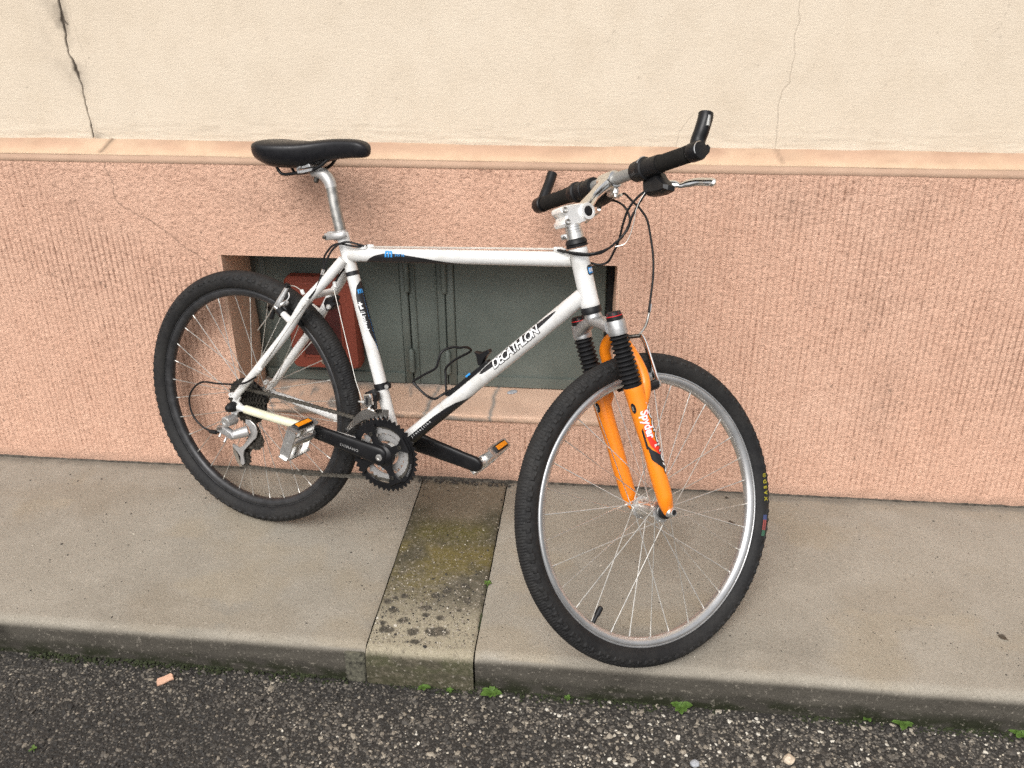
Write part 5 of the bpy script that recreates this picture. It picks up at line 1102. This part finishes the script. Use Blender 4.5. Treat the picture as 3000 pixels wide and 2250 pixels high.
def plate_mesh(outer):
    m = MB(); y0 = .0026 if outer else .0017
    pl8 = []
    for cx, a0, a1 in ((.00635, -90, 90), (-.00635, 90, 270)):
        for a in np.linspace(a0, a1, 5): pl8.append((cx + .0041 * math.cos(R(a)), .0041 * math.sin(R(a))))
    pl8.insert(5, (0, .0029)); pl8.append((0, -.0029))
    for s in (-1, 1): m.prism(pl8, h0=min(s * y0, s * (y0 + .0009)), h1=max(s * y0, s * (y0 + .0009)))
    return m.mesh('link', M['chain'])
pm = (plate_mesh(True), plate_mesh(False))
for i in range(nL):
    a, c = pos[i], pos[(i + 1) % nL]; d = Vector(c - a).normalized(); yv = Vector((0, 1, 0)); zv = d.cross(yv).normalized(); yv = zv.cross(d); mid = (a + c) / 2
    mm = Matrix(((d.x, yv.x, zv.x, mid[0]), (d.y, yv.y, zv.y, mid[1]), (d.z, yv.z, zv.z, mid[2]), (0, 0, 0, 1))); link(bpy.data.objects.new('link', pm[i % 2]), chain, mm)

# ---- saddle and post
secs = []
SX = [(.009, .010, .622, .614), (.011, .030, .629, .608), (.016, .050, .635, .603), (.028, .066, .641, .597), (.048, .075, .6455, .593), (.072, .077, .649, .591), (.10, .073, .652, .591), (.13, .063, .655, .594), (.16, .049, .658, .601), (.19, .037, .662, .610), (.22, .0295, .666, .619), (.25, .0255, .669, .6255), (.28, .0240, .671, .630), (.30, .0230, .6705, .632), (.314, .0195, .667, .634), (.323, .0125, .660, .638), (.327, .004, .653, .644)]
SX = [(.327 - (.327 - x) * .925, hw * .96, zt + .004 * (x < .06) - .0035 * math.exp(-((x - .15) / .05) ** 2), (zt - zb + .004 * (x < .1)) / 1.37) for x, hw, zt, zb in SX]
for x, hw, zt, dp in SX:
    a = np.linspace(0, 2 * np.pi, 33)[:-1]; V = []
    for q in a:
        c, s_ = math.cos(q), math.sin(q)
        if s_ >= 0: V.append((x, hw * np.sign(c) * abs(c) ** .72, zt - dp * .42 + dp * .42 * s_ ** .75))
        else: V.append((x, hw * np.sign(c) * abs(c) ** .55 * (1 - .10 * -s_), zt - dp * .42 - dp * .95 * (-s_) ** .8))
    secs.append(np.array(V))
sb = MB().loft(secs); me = sb.mesh('saddle', M['saddle'], 60)
saddle = link(bpy.data.objects.new('saddle', me), bike, BI); saddle['label'] = 'black padded saddle'
md = saddle.modifiers.new('s', 'SUBSURF'); md.levels = 1; md.render_levels = 2
for s in (-1, 1):
    P = [(.092, .028 * s, .600), (.098, .025 * s, .584), (.112, .023 * s, .5755), (.150, .022 * s, .583), (.190, .021 * s, .594), (.212, .019 * s, .606), (.228, .014 * s, .622), (.250, .008 * s, .640)]
    part('saddle_rail', M['satin_black'], MB().tube(bez(P, 6), .0036, 12), saddle)
    part('seam', M['black_decal'], MB().tube(bez([(.327 - (.327 - x) * .925, y * .90 * s, z) for x, y, z in [(.045, .0735, .6235), (.072, .0755, .6200), (.10, .0715, .6180), (.130, .0615, .6230), (.160, .0475, .6310), (.19, .0360, .6400), (.25, .0250, .6530), (.30, .0225, .6580)]], 6), .0010, 8), saddle)
pp = bez([(.2580, 0, .4600), (.2500, 0, .4850), (.2400, 0, .5150), (.2325, 0, .5430), (.2290, 0, .5560), (.2220, 0, .5720), (.2080, 0, .5840), (.1920, 0, .5880), (.1780, 0, .5880)], 6); t = np.linspace(0, 1, len(pp))
i0 = int(len(pp) * .52)
post = part('seat_post', M['stain_post'], MB().tube(pp[:i0 + 1], .0134, 24))
part('post_head', M['silver_paint'], MB().tube(pp[i0:], interp(np.linspace(0, 1, len(pp) - i0), [0, .4, 1], [.0138, .0142, .0125]), 24), post)
b = MB(); b.prism([(-.018, -.004), (.018, -.001), (.020, .005), (-.018, .003)], (.175, 0, .590), (.97, 0, .22), (-.22, 0, .97), (0, 1, 0), -.026, .026, .0015); b.prism([(-.016, .006), (.016, .008), (.014, .015), (-.014, .012)], (.175, 0, .590), (.97, 0, .22), (-.22, 0, .97), (0, 1, 0), -.027, .027, .0015); part('rail_clamp', M['cast'], b, post)
for s in (-1, 1): part('clamp_hook', M['cast'], MB().tube(bez([(.158, .026 * s, .584), (.156, .028 * s, .592), (.166, .028 * s, .600)], 5), .0035, 10), post)
part('clamp_bolt', M['oily'], MB().lathe((.190, -.004, .5735), nrm((-.15, -.25, -1)), [(-.012, .006), (.004, .0062), (.008, .0050), (.009, .002)], 16), post)
ca_ = nrm(np.array([.2580, 0, .4600]) - BB); cq = np.array([.2578, 0, .4545])
col = MB().lathe(cq - ca_ * .008, ca_, [(0, .0152), (.0005, .0182), (.0185, .0182), (.019, .0152)], 30); col.box(cq + np.array([-.022, -.004, -.001]), (.020, .018, .016), ax=(1, 0, .1), ay=(0, 1, 0), az=(-.1, 0, 1), ch=.003)
coll = part('seat_collar', M['silver_paint'], col)
P = [(-.030 + .2578, -.017, .4495), (.238, -.0195, .4520), (.256, -.0225, .4560), (.272, -.0185, .4600), (.2775, -.012, .4640)]
part('quick_lever', M['silver_paint'], MB().tube(bez(P, 5), .0065, 14, ell=(1.25, .55), ref=(0, 0, 1)), coll)
part('bolt', M['oily'], MB().lathe((.2290, -.0235, .4495), (0, -1, 0), [(-.006, .004), (.002, .0042), (.003, .002)], 14), coll)

# ---- brakes
rbk = part('rear_brake', M['black'], MB().tube([(.1369, -.052, .258), (.1235, -.050, .266)], [.0105, .0098], 18)); part('pivot_sleeve', M['black'], MB().tube([(.1369, .052, .258), (.1235, .050, .266)], [.0105, .0098], 18), rbk)
for s in (-1,):
    P = [(.118, .050 * s, .2690), (.124, .050 * s, .2850), (.134, .046 * s, .3060), (.143, .042 * s, .3260)]; Q = bez(P, 5)
    part('brake_arm', M['cast'], MB().tube(Q, np.linspace(.0100, .0055, len(Q)), 14, ell=(.9, .55), ref=(1, 0, 0)), rbk)
    part('arm_bolt', M['chrome'], MB().lathe((.1180, .050 * s, .2690), nrm((-1, 0, .55)), [(-.004, .006), (.004, .0062), (.006, .0038), (.0045, .003)], 14), rbk)
    part('pad_bolt', M['cast'], MB().lathe((.130, .046 * s, .279), (.6, -.6 * s, .4), [(-.004, .0065), (.012, .0070), (.016, .005)], 14), rbk)
    part('brake_pad', M['black'], MB().box((.1460, .0190 * s, .2480), (.058, .010, .011), ax=nrm((.78, 0, -.62)), ay=(0, 1, 0), az=nrm((.62, 0, .78)), ch=.003), rbk)
    part('spring_hook', M['chrome'], MB().tube(bez([(.126, .053 * s, .270), (.142, .053 * s, .286), (.150, .047 * s, .300), (.147, .044 * s, .310)], 5), .0016, 8), rbk)
part('cable_anchor', M['black'], MB().lathe((.1440, -.042, .3255), nrm((-.4, -1, .3)), [(-.005, .004), (.003, .0062), (.007, .0062), (.007, .004), (.004, .003)], 14), rbk)
part('cable_tail', M['steel'], MB().tube(bez([(.142, -.046, .324), (.118, -.054, .282), (.094, -.056, .243), (.066, -.056, .206)], 6), .0012, 8), rbk)
part('cable', M['steel'], MB().tube(bez([(.144, -.040, .326), (.165, -.044, .328), (.188, -.049, .323)], 5), .0011, 8), rbk)
b = MB(); b.prism([(.222, .292), (.228, .306), (.240, .300), (.246, .314), (.254, .312), (.250, .300), (.256, .294), (.244, .280), (.230, .276)], (0, 0, 0), (1, 0, 0), (0, 0, 1), (0, -1, 0), -.012, .014, .003); mud = part('bridge_bracket', M['black'], b)
part('bolt', M['alu'], MB().lathe((.240, -.014, .288), (.3, -1, 0), [(-.004, .006), (.004, .0065), (.007, .004)], 12), mud)
fbk = part('front_brake', M['black'], MB().tube([(.994, -.050, .250), (1.016, -.050, .258)], [.0105, .0100], 18), M=SM); part('pivot_sleeve', M['black'], MB().tube([(.994, .050, .250), (1.016, .050, .258)], [.0105, .0100], 18), fbk)
for s in (-1, 1):
    P = [(1.020, .050 * s, .2580), (1.012, .050 * s, .2730), (1.001, .048 * s, .3000), (.988, .044 * s, .3330), (.980, .040 * s, .3500), (.976, .036 * s, .3545)]; Q = bez(P, 5)
    part('brake_arm', M['chrome'], MB().tube(Q, interp(np.linspace(0, 1, len(Q)), [0, .15, .5, 1], [.0085, .0085, .0065, .0060]), 14, ell=(.5, 1.05), ref=(1, 0, .4)), fbk)
    part('arm_bolt', M['chrome'], MB().lathe((1.0180, .050 * s, .2590), nrm((1, 0, .38)), [(-.002, .0085), (.004, .0085), (.007, .006), (.008, .002)], 16), fbk)
    part('brake_pad', M['black'], MB().box((.985, .0190 * s, .258), (.058, .010, .011), ax=nrm((.88, 0, .45)), ay=(0, 1, 0), az=nrm((-.45, 0, .88)), ch=.003), fbk)
part('cable_link', M['oily'], MB().tube([(.974, -.038, .3530), (.960, -.026, .3500), (.945, -.010, .3460)], .0042, 10), fbk)
ndl = bez([(1.0107, -.02, .4248), (1.0089, -.02, .4077), (1.003, -.02, .3811), (.9917, -.02, .363), (.9813, -.02, .3541), (.9673, -.02, .3511)], 5)
part('noodle', M['stain_post'], MB().tube(ndl, .0026, 10), fbk); part('noodle_ferrule', M['chrome'], MB().tube(ndl[:6], .0040, 12), fbk)

# ---- bottle cage
bc = part('bottle_cage', M['black'], MB().prism([(0, 0), (.012, .010), (.105, .010), (.128, .004), (.140, .002), (.140, -.003), (0, -.003)], np.array([.5600, 0, .1400]) , nrm(DTE - BB), nrm(np.cross(nrm(DTE - BB), (0, 1, 0))) * -1, (0, 1, 0), -.011, .011, .003))
def cw(P, mirror=True): return bez(P, 6)
for s in (-1, 1):
    P = [(.5700, .008 * s, .1560), (.5530, .014 * s, .1420), (.5420, .026 * s, .1340), (.5250, .036 * s, .1420), (.4960, .037 * s, .1610), (.4930, .037 * s, .1680), (.5200, .038 * s, .1900), (.5470, .038 * s, .2100), (.5520, .036 * s, .2300), (.5560, .030 * s, .2480), (.5700, .012 * s, .2570), (.5830, .0, .2560)] if s < 0 else [(.5700, .008, .1560), (.5530, .014, .1420), (.5420, .026, .1400), (.5340, .034, .1700), (.5320, .037, .1890), (.5520, .038, .2120), (.5900, .036, .2400), (.5930, .028, .2500), (.5900, .012, .2560), (.5830, 0, .2560)]
    part('cage_wire', M['satin_black'], MB().tube(cw(P), .0028, 12), bc)
b = MB(); b.prism([(.634, .229), (.628, .248), (.622, .256), (.636, .256), (.646, .262), (.656, .268), (.660, .262), (.652, .252), (.646, .238), (.642, .228)], (0, 0, 0), (1, 0, 0), (0, 0, 1), (0, -1, 0), -.009, .009, .002); part('cage_tongue', M['satin_black'], b, bc)
part('print', M['blue_decal'], MB().box((.6140, -.0114, .2020), (.014, .0008, .004), ax=nrm(DTE - BB), ay=(0, 1, 0), az=np.cross(nrm(DTE - BB), (0, 1, 0))), bc)

# ---- cables
cb = part('cables', M['black'], MB().tube(bez([(.9516, .0463, .6469), (.9304, .0441, .6262), (.9142, .0448, .6004), (.9054, .0492, .5696), (.8991, .0552, .5357), (.8898, .0582, .5093), (.8803, .0599, .4883), (.8649, .057, .4792), (.8489, .052, .48), (.8382, .042, .4829), (.82, .03, .487)], 6), .0025, 10), label='black cable housings looping in front of the head tube')
H = [[(.9483, .0458, .6427), (.9371, .0436, .6194), (.925, .042, .589), (.9178, .0400, .5587), (.9020, .0200, .5320), (.892, -.012, .5183), (.8795, -.0235, .5133), (.8645, -.0255, .509), (.8469, -.0255, .5074), (.8296, -.0245, .5076), (.8102, -.017, .5071), (.795, -.0100, .5064)],
     [(.8549, .1703, .6137), (.8615, .168, .6155), (.8823, .1601, .6034), (.9048, .1517, .5904), (.9254, .1411, .572), (.9422, .1245, .5428), (.96, .103, .5065), (.9726, .0798, .4703), (.9798, .058, .439), (.984, .0444, .4198), (.9875, .0344, .4057)],
     [(.8201, .1605, .5937), (.8425, .1554, .5999), (.8658, .1515, .5935), (.8812, .147, .5792), (.8884, .1403, .5612), (.8850, .1150, .5330), (.8890, .0700, .5290), (.8996, .010, .5273), (.8917, -.012, .5206), (.8802, -.026, .5158), (.8653, -.0295, .5125), (.8478, -.0295, .5110), (.8302, -.0275, .5096), (.8104, -.018, .5086), (.792, -.0040, .5064)],
     [(.0848, -.085, .0994), (.0767, -.078, .100), (.0417, -.085, .0731), (-.031, -.085, .0568), (-.0841, -.085, .0492), (-.1172, -.085, .0223), (-.1292, -.085, -.0112), (-.1166, -.085, -.048), (-.0872, -.085, -.0697), (-.0575, -.085, -.0756)],
     [(.3294, -.0109, .4438), (.3118, -.0189, .4469), (.2918, -.0240, .4485), (.2735, -.030, .4404), (.2591, -.0345, .4253), (.2486, -.0385, .4019), (.2429, -.0402, .3838), (.2372, -.0420, .3654), (.2295, -.0500, .334), (.2165, -.0580, .3110)],
     [(.330, .004, .4435), (.318, -.0156, .441), (.2972, -.0200, .4405), (.2742, -.024, .4415), (.2552, -.027, .4344), (.2420, -.030, .4176), (.2340, -.030, .4013), (.236, -.030, .383), (.240, -.032, .372)]]
H[3] = H[3][:1] + H[3][2:]
for P in H: part('cable_housing', M['black'], MB().tube(bez(P, 6), .0024, 10), cb)
part('housing_ferrule', M['alu'], MB().tube([(.2415, -.0405, .380), (.2385, -.0415, .368)], .0036, 10), cb)
part('cable', M['steel'], MB().tube(bez([(.9471, .0453, .6426), (.9384, .0416, .6248), (.9324, .0392, .6033), (.9307, .0385, .5769), (.9265, .037, .5499), (.9186, .0338, .533), (.9025, .0256, .5261)], 6), .0009, 8), cb)
part('cable', M['steel'], MB().tube([(.340, .004, .4425), (.792, .004, .5078)], .0009, 8), cb); part('cable', M['steel'], MB().tube([(.340, -.006, .4415), (.792, -.006, .5070)], .0009, 8), cb)
part('cable', M['steel'], MB().tube([(.2560, -.0200, .336), (.3330, -.0300, .130), (.3600, -.034, .080)], .0009, 8), cb)
part('cable', M['steel'], MB().tube([(.2085, -.060, .298), (.090, -.0725, .122)], .0010, 8), cb)
part('cable_housing', M['black'], MB().tube(bez([(.282, .014, .405), (.268, .010, .385), (.262, -.008, .365), (.2600, -.018, .352)], 5), .0024, 10), cb)
